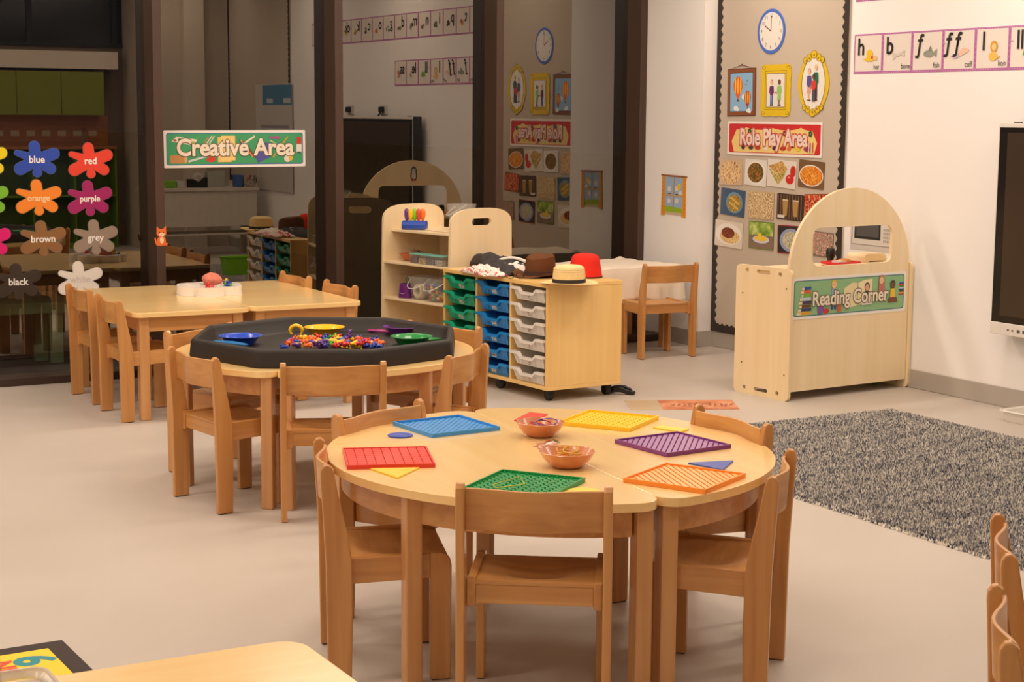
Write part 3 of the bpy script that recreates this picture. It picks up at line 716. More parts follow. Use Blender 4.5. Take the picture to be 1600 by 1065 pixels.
# ------------------------------------------------------------------ shelf unit
SU = thing('shelf_unit', 'pale plywood shelf unit with arched ends and hand holes, by the window', 'shelf unit', (4.407, 8.615, 0), radians(13))
SL, SW, ST = .63, .500, .018
def holed(outer, holes, a, b_, m, name, parent, axes='xzy', bevel=.003, medge=None, loc=None, rot=None):
    """plate with holes cut by triangle fill"""
    bm = bmesh.new(); loops = [outer]+holes; es = []
    for lp in loops:
        vs = [bm.verts.new((p[0], p[1], 0)) for p in lp]
        es += [bm.edges.new((vs[i], vs[(i+1) % len(vs)])) for i in range(len(vs))]
    bmesh.ops.triangle_fill(bm, edges=es, use_beauty=True, use_dissolve=False)
    bm.verts.ensure_lookup_table(); bm.faces.ensure_lookup_table()
    V2 = [tuple(v.co[:2]) for v in bm.verts]; F2 = [[v.index for v in f.verts] for f in bm.faces]
    be = [(e.verts[0].index, e.verts[1].index) for e in bm.edges if len(e.link_faces) == 1]
    F2 = [f if (V2[f[1]][0]-V2[f[0]][0])*(V2[f[2]][1]-V2[f[0]][1])-(V2[f[2]][0]-V2[f[0]][0])*(V2[f[1]][1]-V2[f[0]][1]) > 0 else f[::-1] for f in F2]
    bm.free(); n = len(V2); ix = ['xyz'.index(c) for c in axes]
    def P(p, h): q = [0, 0, 0]; q[ix[0]] = p[0]; q[ix[1]] = p[1]; q[ix[2]] = h; return q
    V = [P(p, a) for p in V2]+[P(p, b_) for p in V2]
    F = [f[::-1] for f in F2]+[[n+i for i in f] for f in F2]; S = [(i, j, n+j, n+i) for i, j in be]
    mbx = MB(); mbx.raw(V, F, m); mbx.raw(V[:0] or V, [], m)
    k0 = 0
    for f in S: mbx.f.append(tuple(k0+q for q in f)); mbx.m.append(mbx.mi(medge or m))
    me = mbx.mesh(name); bm = bmesh.new(); bm.from_mesh(me); bmesh.ops.recalc_face_normals(bm, faces=bm.faces); bm.to_mesh(me); bm.free()
    o = bpy.data.objects.new(name, me); sc.collection.objects.link(o); o.parent = parent
    if loc: o.location = loc
    return o
def arch(wd, h, hs, r=.03):
    pts = [(0.004, 0), (wd-.004, 0), (wd, .004), (wd-.012, hs)]
    n = 18; cx = wd/2; rx = wd/2-.012; 
    for i in range(1, n):
        a = pi*i/n; c_, s_ = cos(a), sin(a)
        ex = .62; pts.append((cx+rx*math.copysign(abs(c_)**ex, c_), hs+(h-hs)*abs(s_)**.9))
    pts += [(.012, hs), (0, .004)]
    return pts
hole = rrect(.15, .042, .020, 6, SW/2, .875)
for y in (0, SL):
    e = holed(arch(SW, .955, .86), [hole], 0, ST, W_PLY, 'end_panel', SU, 'xzy', loc=(0, y, 0), medge=W_EDGE)
for z in (.07, .395, .615, .805):
    x0 = .012; x1 = SW-.03 if z < .7 else SW-.03
    b = MB(); b.box(x0+(.06 if z > .7 else 0), x1, ST+.001, SL-.001, z-.014, z, W_PLYX); b.build('shelf', SU, bevel=.002)
b = MB(); b.box(SW-.05, SW-.038, ST+.001, SL-.001, .07, .79, W_PLY); b.build('back_panel', SU)
def su(x, y, z): return SU.matrix_world @ Vector((x, y, z))
SU.matrix_world = Matrix.Translation((4.407, 8.615, 0)) @ Matrix.Rotation(radians(13), 4, 'Z')
def sthing(name, label, cat, x, y, z, rz=0, group=None):
    p = SU.matrix_world @ Vector((x, y, z)); return thing(name, label, cat, p, radians(13)+rz, group)
# blue holder with scissor handles
t = sthing('scissor_holder', 'blue plastic scissor holder on top of the shelf unit', 'holder', .14, .49, .806, radians(-50))
BL2 = mat((32, 76, 176), .3, coat=.3)
b = MB(); prof = [(-.028, .002), (-.034, .012), (-.036, .03), (-.03, .046), (-.018, .054), (.018, .054), (.03, .046), (.036, .03), (.034, .012), (.028, .002)]
b.prism(prof, -.075, .075, BL2, 'yzx'); b.build('holder_body', t, bevel=.004)
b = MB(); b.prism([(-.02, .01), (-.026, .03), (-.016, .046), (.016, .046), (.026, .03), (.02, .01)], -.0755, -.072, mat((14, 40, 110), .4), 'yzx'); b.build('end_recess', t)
for i, c in enumerate(((110, 48, 140), (246, 196, 30), (132, 204, 40), (226, 74, 60), (244, 122, 34))):
    p = t.matrix_basis @ Vector((-.050+.025*i, .004*(-1)**i, .0545)) if False else Matrix.Translation(t.location) @ Matrix.Rotation(t.rotation_euler.z, 4, 'Z') @ Vector((-.050+.025*i, .004*(-1)**i, .0545))
    nm = ('purple', 'yellow', 'lime green', 'red', 'orange')[i]
    k = thing('scissors', nm+'-handled child scissors standing in the blue holder', 'scissors', p, t.rotation_euler.z, 'scissors in the blue holder')
    b = MB(); m = mat(c, .35, coat=.2)
    b.lathe([(.007, 0), (.012, .012), (.0155, .03), (.016, .052), (.013, .066), (.006, .072), (0, .073)], m, 14, sx=.95, sy=.6); b.build('handle', k, smooth=True)
t = sthing('wooden_plank', 'thin pale wooden strip lying on the top shelf', 'wood strip', .16, .30, .806, radians(80))
b = MB(); b.box(-.12, .12, -.018, .018, 0, .006, W_PLYX); b.build('strip', t, bevel=.001)
# bowl on the second shelf
TERRA = wood('terracotta_wood', (196, 112, 62), (170, 84, 42), 'x', rough=.35, coat=.4, scale=.8)
def bowl(name, label, loc, R, hh, m, group=None, rz=0):
    b = MB(); t_ = .004
    pr = [(0, .001), (R*.5, .001), (R*.62, .006), (R*.85, hh*.55), (R, hh), (R-.002, hh+.002), (R-t_, hh), (R*.82-t_, hh*.55), (R*.58, .010), (R*.4, .007), (0, .007)]
    b.lathe(pr, m, 36); o = b.build(name, None, smooth=True, loc=loc); o.rotation_euler.z = rz
    return tag(o, label, 'bowl', group)
bowl('wooden_bowl', 'reddish wooden bowl on the second shelf of the shelf unit', su(.13, .52, .616), .068, .042, TERRA)
TEAL = mat((120, 190, 176), .4)
for i in range(4):
    y = .385-.083*i; x = .075-.004*i
    t = sthing('lidded_tub', ('clear tub with green and dark craft bits, next to the wooden bowl', 'clear tub of beige shells, second from the wooden bowl', 'clear tub of dark stones, third from the wooden bowl', 'clear tub half hidden behind the arched end panel')[i], 'tub', x, y, .616, 0, 'small clear craft tubs')
    b = MB(); pr = rrect(.074, .074, .014, 4); ft = mottle('tub_filling_%d' % i, [((60, 90, 84), (30, 30, 30), (180, 90, 80)), ((190, 160, 110), (110, 80, 50), (220, 200, 160)), ((60, 56, 60), (120, 110, 110), (30, 28, 30)), ((200, 190, 180), (160, 150, 140), (120, 110, 100))][i], 90, detail=2)
    b.prism([(a*.92, c*.92) for a, c in pr], 0.0015, .034, ft); b.build('craft_bits', t)
    b = MB(); b.prism(pr, 0, .050, CLEAR); b.build('tub_wall', t)
    b = MB(); b.prism([(a*1.06, c*1.06) for a, c in pr], .0505, .058, TEAL); b.build('lid', t, bevel=.002)
t = sthing('black_feathers', 'small bunch of black feathers lying on the clear tubs', 'feathers', .075, .36, .675)
b = MB(); rnd = random.Random(5)
for i in range(9):
    a = rnd.uniform(-.6, .6)+pi/2*1.1; l = rnd.uniform(.03, .055); x0, y0 = rnd.uniform(-.02, .02), rnd.uniform(-.03, .03)
    d = Vector((cos(a), sin(a), rnd.uniform(.1, .6))).normalized(); p0 = Vector((x0, y0, .004)); nn = Vector((-sin(a), cos(a), 0))*.006
    b.raw([p0, p0+d*l*.5+nn, p0+d*l, p0+d*l*.5-nn, p0+d*l*.5+Vector((0, 0, .003))], [(0, 1, 4), (1, 2, 4), (2, 3, 4), (3, 0, 4), (3, 2, 1, 0)], BLACKM)
b.build('feather_tuft', t, kind='stuff')
# lower shelf
t = sthing('purple_pot', 'purple plastic pot with a smile, holding teal pencils', 'pot', .085, .50, .396)
PUR = mat((104, 30, 120), .35, coat=.2)
b = MB(); b.lathe([(0, 0), (.050, 0), (.052, .004), (.042, .082), (.038, .085), (.036, .082), (.044, .006), (0, .006)], PUR, 28); b.build('pot_body', t, smooth=True)
b = MB(); b.tube([(.051*cos(a)*1.0, .051*sin(a), .038-.012*cos((a-pi*1.1)*3.2)) for a in [pi*1.1+(i-5)*.075 for i in range(11)]], .0016, mat((190, 150, 200), .5), 5); b.build('smile', t, smooth=True)
for i, (dx, dy, tx) in enumerate(((.01, .012, .12), (-.012, -.016, -.4), (.0, -.02, -.25))):
    k = sthing('teal_pencil', ('upright teal pencil in the purple pot', 'teal pencil leaning right in the purple pot', 'teal pencil behind the leaning one in the purple pot')[i], 'pencil', .085+dx*.4, .50+dy*.4, .404, 0, 'pencils in the purple pot')
    b = MB(); b.tube([(0, 0, 0), (.02*tx, tx*.09, .115)], .0035, mat((30, 120, 116), .4), 6)
    b.tube([(.02*tx, tx*.09, .115), (.021*tx, tx*.095, .123)], [.0035, .0008], mat((220, 190, 150), .6), 6); b.build('shaft', k)
def bucket(label, x, y, z, fillfn, rz=0, R=.080, hh=.135, side=0):
    t = sthing('clear_bucket', label, 'bucket', x, y, z, rz)
    b = MB(); b.lathe([(0, 0), (R*.72, 0), (R*.74, .003), (R, hh), (R+.004, hh), (R+.004, hh+.005), (R-.002, hh+.005), (R*.72, .006), (0, .006)], CLEAR, 32); b.build('bucket_wall', t, smooth=True)
    b = MB(); pts = []
    for i in range(15):
        a = pi*i/14; pts.append((-sin(a)*.055-.035*sin(a)-.0, (R+.004)*cos(a), hh-.004-.062*sin(a)))
    b.tube(pts, .0028, mat((226, 222, 218), .4), 6); b.build('handle', t, smooth=True)
    fillfn(t, R, hh); return t
def rope_fill(t, R, hh):
    b = MB(); m = mat((226, 208, 172), .8)
    for k in range(5):
        rr_ = .036-.002*abs(k-2); b.tube([(-.012+.016*k-.02, rr_*cos(2*pi*i/20), .05+rr_*sin(2*pi*i/20)) for i in range(20)], .010, m, 7, True)
    b.build('coiled_cord', t, smooth=True)
def pom_fill(t, R, hh):
    rnd = random.Random(8); cols = [(214, 50, 44), (240, 190, 40), (60, 90, 190), (60, 150, 80), (230, 120, 40), (150, 60, 140), (220, 210, 200), (90, 60, 50)]
    b = MB(); pts = []
    for i in range(900):
        z = rnd.uniform(.014, .10); a = rnd.uniform(0, 2*pi); q = R*(.72+.28*z/hh)-.014; r = q*sqrt(rnd.random()); c = Vector((r*cos(a), r*sin(a), z))
        if all((c-p).length > .017 for p in pts): pts.append(c); b.ball(c, .0105, mat(rnd.choice(cols), .9), 8, 5)
    b.build('pompoms', t, smooth=True, kind='stuff')
bucket('clear bucket with cream coiled cord inside, beside the purple pot', .095, .365, .396, rope_fill)
bucket('clear bucket full of multicoloured pompoms, behind the arched end panel', .085, .205, .396, pom_fill)
t = bucket('empty clear bucket on top of the shelf unit behind the right arched end', .20, .125, .806, lambda t, R, hh: None, radians(-60), .088, .165)

# ------------------------------------------------------------------ arched play unit (reading corner)
RO = Vector((5.557, 6.913, 0)); RZ = radians(5.0)
RU = thing('arched_play_unit', 'large pale plywood play unit with an arched back and window opening', 'play furniture', RO, RZ)
RU.matrix_world = Matrix.Translation(RO) @ Matrix.Rotation(RZ, 4, 'Z')
def ru(x, y, z): return RU.matrix_world @ Vector((x, y, z))
RL = .905; RD = .43
# front face (x along, z up), at y = .014
out = [(.0, .048), (RL, .048), (RL, .69)]
n = 40
for i in range(1, n): a = pi*i/n; out.append((RL/2+(RL/2)*cos(a), .69+.435*sin(a)))
out += [(.0, .69)]
win_ = rrect(.60, .205, .045, 6, .163+.30, .815)
def fix_px(): pass
holed(out, [win_], .016, .034, W_PLY, 'arched_panel', RU, 'xzy', medge=W_EDGE)
ep = rrect(RD, .705, .030, 6, RD/2, .3525)
sl = [rrect(.105, .022, .0105, 4, RD*.50, .675), rrect(.026, .022, .0105, 4, RD*.20, .672), rrect(.026, .022, .0105, 4, RD*.80, .677), rrect(.105, .022, .0105, 4, RD*.50, .035), rrect(.026, .022, .0105, 4, RD*.20, .035), rrect(.026, .022, .0105, 4, RD*.80, .035)]
for i in range(2):
    e = holed(ep, sl, 0, .018, W_PLY, 'end_panel', RU, 'yzx', loc=(-.001 if i == 0 else RL-.017+.022, 0, 0), medge=W_EDGE)
    for (y, z) in ((.035, .60), (RD-.055, .55), (.035, .14), (RD-.06, .17)):
        b = MB(); b.lathe([(0, -.0012), (.0045, -.001), (.005, .0)], mat((120, 90, 60), .4, metal=.6), 12, Matrix.Translation((0 if i == 0 else 0, y, z)) @ Matrix.Rotation(-pi/2, 4, 'Y') @ Matrix.Rotation(pi, 4, 'X')); b.build('screw_cap', e, smooth=True)
b = MB(); b.box(.019, RL+.003, .036, RD-.01, .665, .683, W_PLYX); b.build('worktop', RU, bevel=.002)
b = MB(); b.box(.019, RL+.003, .036, RD-.01, .055, .073, W_PLYX); b.build('shelf', RU, bevel=.002)
b = MB(); b.box(.019, RL+.003, .036, RD-.01, .36, .378, W_PLYX); b.build('shelf', RU, bevel=.002)
# things seen through its opening
p = ru(.56, .20, .684)
t = thing('red_toy_tray', 'red plastic toy serving tray seen through the arched opening', 'tray', p, RZ)
b = MB(); b.prism(rrect(.19, .13, .02, 4), 0, .006, mat((214, 34, 36), .35)); b.build('tray_base', t)
b = MB(); oo = rrect(.19, .13, .02, 4); 
b.tube([(x, y, .020) for x, y in oo], .007, mat((214, 34, 36), .35), 8, True); 
b.build('tray_rim', t, smooth=True)
t = thing('paper_napkin', 'white paper napkin on the red toy tray', 'napkin', ru(.515, .17, .6915), RZ); b = MB(); b.prism([(-.03, -.03), (.03, -.028), (.026, .03), (-.028, .028)], 0, .026, mat((236, 226, 214), .8)); b.build('folded_paper', t, bevel=.002)
t = thing('toy_bread_bun', 'golden toy bread bun on the red toy tray', 'toy food', ru(.585, .20, .6915), RZ)
b = MB(); b.lathe([(0, 0), (.032, 0), (.036, .010), (.034, .020), (.024, .030), (.010, .034), (0, .035)], mat((214, 140, 70), .6), 22, sx=1.2); b.build('bun_crust', t, smooth=True)
t = thing('toy_saucepan_stand', 'pale plywood toy hob with rounded corners seen through the arched opening', 'toy hob', ru(.80, .24, .684), RZ)
b = MB(); b.prism(rrect(.17, .060, .022, 5, 0, .031), -.07, .07, W_PLY, 'xzy'); b.build('hob_body', t, bevel=.002)
b = MB(); b.box(-.05, .06, -.072, -.0705, .016, .020, BLACKM); b.build('slot', t)
t = thing('black_toy_camera', 'small black toy standing on the worktop behind the red tray', 'toy', ru(.60, .32, .684), RZ)
b = MB(); b.lathe([(0, 0), (.020, 0), (.018, .03), (.026, .045), (.026, .075), (.02, .088), (0, .09)], BLACKM, 20); b.build('toy_body', t, smooth=True)
t = thing('green_toy_ball', 'small green toy lying under the arched play unit', 'toy', G(1366, 601, 0), 0)
b = MB(); b.ball((0, 0, .018), .018, mat((60, 140, 40), .5), 14, 8); b.build('ball', t, smooth=True)

# ------------------------------------------------------------------ interactive screen
X0 = 6.36
TVM = on_right(6.273, 0, X0)
TV = thing('interactive_display', 'large wall-mounted black touch screen with a white frame, cut by the right edge', 'screen', mw=TVM)
LT = 1.95
b = MB(); b.box(-.004, LT+.004, .400, 1.478, -.085, -.004, mat((44, 42, 40), .5)); b.build('casing', TV, bevel=.004)
WF = mat((228, 222, 214), .45)
b = MB(); b.box(-.004, LT+.004, .400, .462, -.004, .006, WF); b.build('lower_bezel', TV, bevel=.003)
b = MB(); b.box(-.004, LT+.004, 1.454, 1.478, -.004, .006, WF); b.build('upper_bezel', TV, bevel=.003)
b = MB(); b.box(-.004, 0.0, .462, 1.454, -.001, .004, WF); b.box(LT, LT+.004, .462, 1.454, -.004, .004, WF); b.build('side_bezel', TV)
b = MB(); b.box(0, LT, .462, 1.454, -.004, .002, mat((22, 19, 18), .25)); b.build('black_border', TV)
b = MB(); b.box(.055, LT-.055, .498, 1.430, .002, .0035, mat((58, 44, 34), .3, .6, name='screen_glass')); b.build('screen', TV)
for i, dx in enumerate((.115, .145, .182, .22, .26)):
    b = MB(); b.box(dx, dx+(.013 if i < 2 else .02), .425-(0 if i < 2 else .004), .433+(0 if i < 2 else .004), .006, .0072, mat((92, 84, 78), .5)); b.build('port', TV)
b = MB(); b.box(.08, .12, 1.478, 1.484, -.03, -.01, BLACKM); b.build('sensor', TV)
b = MB(); b.box(.5, 1.4, .8, 1.2, -(XW-X0)+.001, -.085, BLACKM); b.build('wall_bracket', TV)
t = thing('wall_bracket_box', 'black box mounted under the far corner of the screen', 'box', mw=on_right(6.30, .30, XW-.001)) if False else None

# shallow white tray on the floor by the wall
g = G(1568, 655, 0)
t = thing('white_storage_lid', 'shallow white plastic tray on the floor below the screen', 'tray', (6.20, 5.74, 0), radians(3))
WP = mat((232, 226, 218), .35)
b = MB(); o1 = rrect(.20, .52, .03, 4, .08, 0); o2 = rrect(.17, .49, .02, 4, .08, 0)
V = [(x, y, 0) for x, y in o2]+[(x, y, .052) for x, y in o1]+[(x*1.0, y, .056) for x, y in o1]+[(.08+(x-.08)*.9, y*.95, .056) for x, y in o1]+[(.08+(x-.08)*.82, y*.9, .008) for x, y in o1]
k = len(o1); F = [tuple(range(k))[::-1]]
for a in range(4):
    for i in range(k): j = (i+1) % k; F.append((a*k+i, a*k+j, (a+1)*k+j, (a+1)*k+i))
F.append(tuple(4*k+i for i in range(k)))
b.raw(V, F, WP); b.build('tray_body', t)
b = MB(); b.tube([(x*1.0, y, .054) for x, y in rrect(.215, .535, .03, 4, .08, 0)], .005, WP, 6, True); b.build('rim', t, smooth=True)

# ------------------------------------------------------------------ display board on the right wall
def display_board(name, label, y0, y1, z0, z1):
    t = thing(name, label, 'display board', mw=on_right(y1, z0, XW)); W_, H_ = y1-y0, z1-z0
    b = MB(); b.box(0, W_, 0, H_, 0, .012, TAUPE); b.build('backing', t)
    bc = mat((52, 42, 36), .8, name='border_paper')
    def strip(L, period, zig):
        pts = [(0, 0), (L, 0)]; n = int(L/period); 
        for i in range(n, -1, -1):
            for q in ((0,) if zig else (.75, .5, .25, 0)):
                u = (i+q)*L/(n+1)
                if zig: pts += [(min(u+L/(n+1)*.5, L), .058), (u, .044)]
                else: pts.append((u, .050+.010*cos(2*pi*(i+q))))
        return pts
    pv = strip(H_, .055, False); ph = strip(W_, .052, True)
    for pts, ax in ((pv, 'l'), (pv, 'r'), (ph, 'b'), (ph, 't')):
        if ax == 'l': P = [(v, u) for u, v in pts]
        elif ax == 'r': P = [(W_-v, u) for u, v in pts]
        elif ax == 'b': P = [(u, v) for u, v in pts]
        else: P = [(u, H_-v) for u, v in pts]
        b = MB(); b.prism(P, .0122+.0003*('lrbt'.index(ax)), .0142+.0003*('lrbt'.index(ax)), bc); b.build('scalloped_border', t)
    return t
display_board('display_board', 'tall taupe display board with a dark scalloped border, covered in pictures', 7.60, 8.878, .106, 2.95)
display_board('display_board', 'second taupe display board on the right wall, seen only reflected in the glass', 1.30, 3.16, .75, 2.95)
XB = XW-.0150
def wallprint(name, label, cat, y0, y1, z0, z1, rot=0, x=XB, group=None):
    m = on_right((y0+y1)/2, (z0+z1)/2, x) @ Matrix.Rotation(radians(rot), 4, 'Z')
    return thing(name, label, cat, mw=m, group=group), y1-y0, z1-z0
SKIN = (236, 190, 150); DSK = (120, 74, 48); INK = (40, 32, 30)
# clock
t, w_, h_ = wallprint('paper_clock', 'round paper clock with a blue rim showing ten o\'clock, top of the display board', 'clock', 8.183, 8.455, 1.883, 2.155)
b = MB(); b.prism(ell(0, 0, .136, .136, 48), 0, .0015, mat((78, 112, 200), .5)); b.build('rim', t)
p = Print(.0016); p.e(0, 0, .116, .116, (232, 226, 218), 48); p.build('dial', t)
for k in range(12):
    a = radians(90-30*(k+1)); text(str(k+1), .030, .095*cos(a), .095*sin(a), .0022, (90, 84, 92), t, name='numeral')
for ang, L_h, w0 in ((150, .060, .006), (90, .088, .004)):
    p = Print(.0026); a = radians(ang); p.line(0, 0, L_h*cos(a), L_h*sin(a), w0, (110, 36, 36))
    p.p([(L_h*cos(a)+.008*cos(a), L_h*sin(a)+.008*sin(a)), (L_h*cos(a)-.008*sin(a), L_h*sin(a)+.008*cos(a)), (L_h*cos(a)+.008*sin(a), L_h*sin(a)-.008*cos(a))], (110, 36, 36)); p.build('clock_hand', t)
# balloon picture
t, w_, h_ = wallprint('balloon_picture', 'paper picture of two hot-air balloons in a drawn brown frame, on the display board', 'picture', 8.458, 8.751, 1.504, 1.80, 1)
BF = (140, 82, 52)
sheet(w_, h_, BF, t)
p = Print(.0012); x, y = w_/2, h_/2
p.r(-x, -y, -x+.004, y, INK); p.r(x-.004, -y, x, y, INK); p.r(-x, y-.003, x, y, INK); p.r(-x, -y, x, -y+.003, INK)
p.r(-x+.028, -y+.026, x-.028, y-.026, INK); p.r(-x+.031, -y+.029, x-.031, y-.029, (142, 186, 222))
for (cx, cy, s) in ((.03, -.03, 1), (-.055, -.10, .9), (.075, -.115, .8)): p.e(cx, cy, .026*s, .018*s, (232, 236, 238)); p.e(cx+.018*s, cy-.008, .018*s, .012*s, (232, 236, 238))
def balloon(cx, cy, s, c1, c2):
    p.e(cx, cy, .047*s, .058*s, c1, 28); p.p([(cx-.030*s, cy-.042*s), (cx+.030*s, cy-.042*s), (cx+.008*s, cy-.080*s), (cx-.008*s, cy-.080*s)], c1)
    for k in (-1, 0, 1): p.e(cx+k*.027*s, cy, .008*s, .054*s, c2, 16)
    p.r(cx-.008*s, cy-.098*s, cx+.008*s, cy-.085*s, (96, 56, 40))
balloon(-.035, .040, 1.0, (232, 96, 40), (248, 190, 60)); balloon(.065, -.035, .72, (176, 50, 60), (236, 180, 70))
p.line(.05, .075, .062, .065, .002, INK); p.line(.062, .065, .074, .075, .002, INK); p.line(.04, .05, .05, .042, .002, INK); p.line(.05, .042, .06, .05, .002, INK)
p.build('illustration', t)
b = MB(); b.prism([(-x+.03, y), (0, y+.024), (x-.03, y), (x-.036, y), (0, y+.019), (-x+.036, y)], 0, .001, mat((120, 90, 70))); b.prism(ell(0, y+.024, .005, .005, 12), 0, .002, mat((90, 84, 80), metal=.5)); b.build('hanging_string', t)
# couple picture
def person(p, cx, base, h, top, legs, skin, hair, dress=False):
    p.e(cx-.006, base+.004, .008, .004, INK, 10); p.e(cx+.010, base+.004, .008, .004, INK, 10)
    if not dress: p.r(cx-.012, base+.005, cx-.001, base+h*.42, legs); p.r(cx+.002, base+.005, cx+.013, base+h*.42, legs)
    else: p.r(cx-.008, base+.005, cx-.002, base+h*.3, skin); p.r(cx+.003, base+.005, cx+.009, base+h*.3, skin); p.p([(cx-.018, base+h*.22), (cx+.018, base+h*.22), (cx+.010, base+h*.55), (cx-.010, base+h*.55)], legs)
    p.p([(cx-.014, base+h*.40), (cx+.014, base+h*.40), (cx+.016, base+h*.74), (cx-.016, base+h*.74)], top)
    p.line(cx-.016, base+h*.72, cx-.020, base+h*.46, .007, top); p.line(cx+.016, base+h*.72, cx+.020, base+h*.46, .007, top)
    p.e(cx, base+h*.88, .0135, .0135*1.15, hair, 16); p.e(cx, base+h*.86, .011, .0135, skin, 16)
    p.e(cx-.004, base+h*.87, .0012, .0015, INK, 8); p.e(cx+.004, base+h*.87, .0012, .0015, INK, 8)
t, w_, h_ = wallprint('couple_picture', 'paper picture of two people holding hands in a drawn square gold frame', 'picture', 8.111, 8.407, 1.501, 1.820)
GOLD = (226, 190, 36)
x, y = w_/2, h_/2; pts = []
for k in range(64):
    a = 2*pi*k/64; c_, s_ = cos(a), sin(a); q = 1/max(abs(c_)/x, abs(s_)/y); pts.append((c_*q*(1-.035*cos(8*a)**2), s_*q*(1-.03*sin(6*a)**2)))
b = MB(); b.prism(pts, 0, .0013, mat(GOLD, .5)); b.build('paper', t)
p = Print(.0013); p.r(-x+.045, -y+.040, x-.045, y-.040, INK); p.r(-x+.048, -y+.043, x-.048, y-.043, GOLD); p.r(-x+.058, -y+.056, x-.058, y-.056, INK); p.r(-x+.061, -y+.059, x-.061, y-.059, (234, 226, 216))
for sx in (-1, 1):
    for sy in (-1, 1): p.e(sx*(x-.028), sy*(y-.022), .018, .010, (150, 118, 20), 14); p.e(sx*(x-.029), sy*(y-.023), .014, .007, GOLD, 14)
person(p, -.038, -.095, .165, (110, 46, 100), (40, 92, 160), SKIN, (170, 110, 60)); p.line(-.018, -.02, 0, -.012, .006, SKIN); p.line(.018, -.02, 0, -.012, .006, DSK)
person(p, .038, -.095, .165, (150, 200, 110), (150, 200, 110), DSK, (30, 24, 22), True); p.build('illustration', t)
# family picture
t, w_, h_ = wallprint('family_picture', 'paper picture of a family of three in a drawn oval gold frame with scrolls', 'picture', 7.757, 8.046, 1.495, 1.898)
x, y = w_/2, h_/2; pts = [(x*(.86+.14*abs(cos(a))**6)*cos(a)/max(.78, abs(cos(a))**.6*.2+.8), y*.93*sin(a)) for a in [2*pi*k/72 for k in range(72)]]
b = MB(); b.prism(pts, 0, .0013, mat(GOLD, .5)); b.build('paper', t)
p = Print(.0013); p.e(0, 0, x*.76, y*.80, INK, 40); p.e(0, 0, x*.73, y*.78, (234, 228, 220), 40)
for sy in (-1, 1):
    for i, (a, r) in enumerate(((0, .026), (-.045, .024), (.045, .024), (-.078, .020), (.078, .020))):
        cy = sy*(y-.030-abs(a)*.42); p.e(a, cy, r, r*.95, INK, 18); p.e(a, cy, r-.003, r-.003, GOLD, 18); p.e(a*.9, cy-sy*.004, r*.35, r*.3, (160, 128, 24), 12)
person(p, -.036, -.10, .20, (92, 84, 150), (220, 160, 150), SKIN, (150, 140, 130), True)
person(p, .026, -.10, .225, (40, 110, 80), (60, 50, 70), SKIN, (230, 196, 150)); person(p, .008, -.105, .165, (214, 66, 56), (90, 84, 100), DSK, (30, 24, 22))
p.build('illustration', t)
# banners
def banner(t, w_, h_, edge, field, mid=None):
    sheet(w_, h_, (240, 234, 228), t, .006)
    p = Print(.0012); p.p(rrect(w_-.030, h_-.030, .014, 4), edge); p.p(rrect(w_-.040, h_-.040, .012, 4), field); return p
def words(body, size, y, t, z, squash=1.0, fill=(244, 238, 230), edge=(96, 56, 50), off=.0035, off2=.011, space=1.0, rot=0, x=0):
    text(body, size, x, y, z, edge, t, off=off2*size/.1, squash=squash, name='lettering_outline', space=space, rot=rot)
    text(body, size, x, y, z+.0002, fill, t, off=off*size/.1, squash=squash, name='lettering', space=space, rot=rot)
t, w_, h_ = wallprint('role_play_banner', 'red and yellow banner reading Role Play Area with drawn theatre curtains', 'sign', 7.804, 8.738, 1.2586, 1.470, 0)
p = banner(t, w_, h_, (196, 44, 48), (238, 208, 130))
x, y = w_/2-.02, h_/2-.02; CUR = (206, 46, 50)
for cx, rx in ((-x*.80, x*.22), (-x*.30, x*.36), (x*.28, x*.36), (x*.80, x*.22)): p.p([(cx-rx, y)]+[(cx+rx*cos(a), y-.032*sin(a)) for a in [pi*(16-i)/16 for i in range(17)]]+[(cx+rx, y)], CUR)
for s in (-1, 1): p.p([(s*x, y), (s*x, -y), (s*(x-.050), -y), (s*(x-.025), -.02), (s*(x-.095), y)], CUR)
rnd = random.Random(4)
for i, (cx, c) in enumerate(((-.30, (70, 60, 60)), (-.22, (90, 70, 50)), (-.15, (190, 70, 50)), (-.07, (230, 225, 220)), (.02, (60, 56, 60)), (.10, (190, 60, 40)), (.16, (220, 110, 60)), (.245, (232, 200, 60)), (.33, (150, 60, 110)))):
    cy = -y+.028; p.e(cx, cy, .020+.006*(i % 3), .013, c, 10); p.r(cx-.006, cy, cx+.006, cy+.026, c)
for cx, cy, c in ((-.235, .045, (60, 80, 60)), (.115, .035, (150, 50, 60)), (.36, .035, (60, 90, 50))):
    for k in range(5): a = 2*pi*k/5; p.e(cx+.012*cos(a), cy+.012*sin(a), .008, .008, c, 10)
for k in range(5): p.r(.335+.012*k, -y+.01, .341+.012*k, -y+.07, (206, 46, 50) if k % 2 == 0 else (240, 230, 220))
p.build('illustration', t); words('Role Play Area', .140, .004, t, p.z+.00015, .82, (240, 214, 204), (206, 84, 80), .003, .0085, .98)
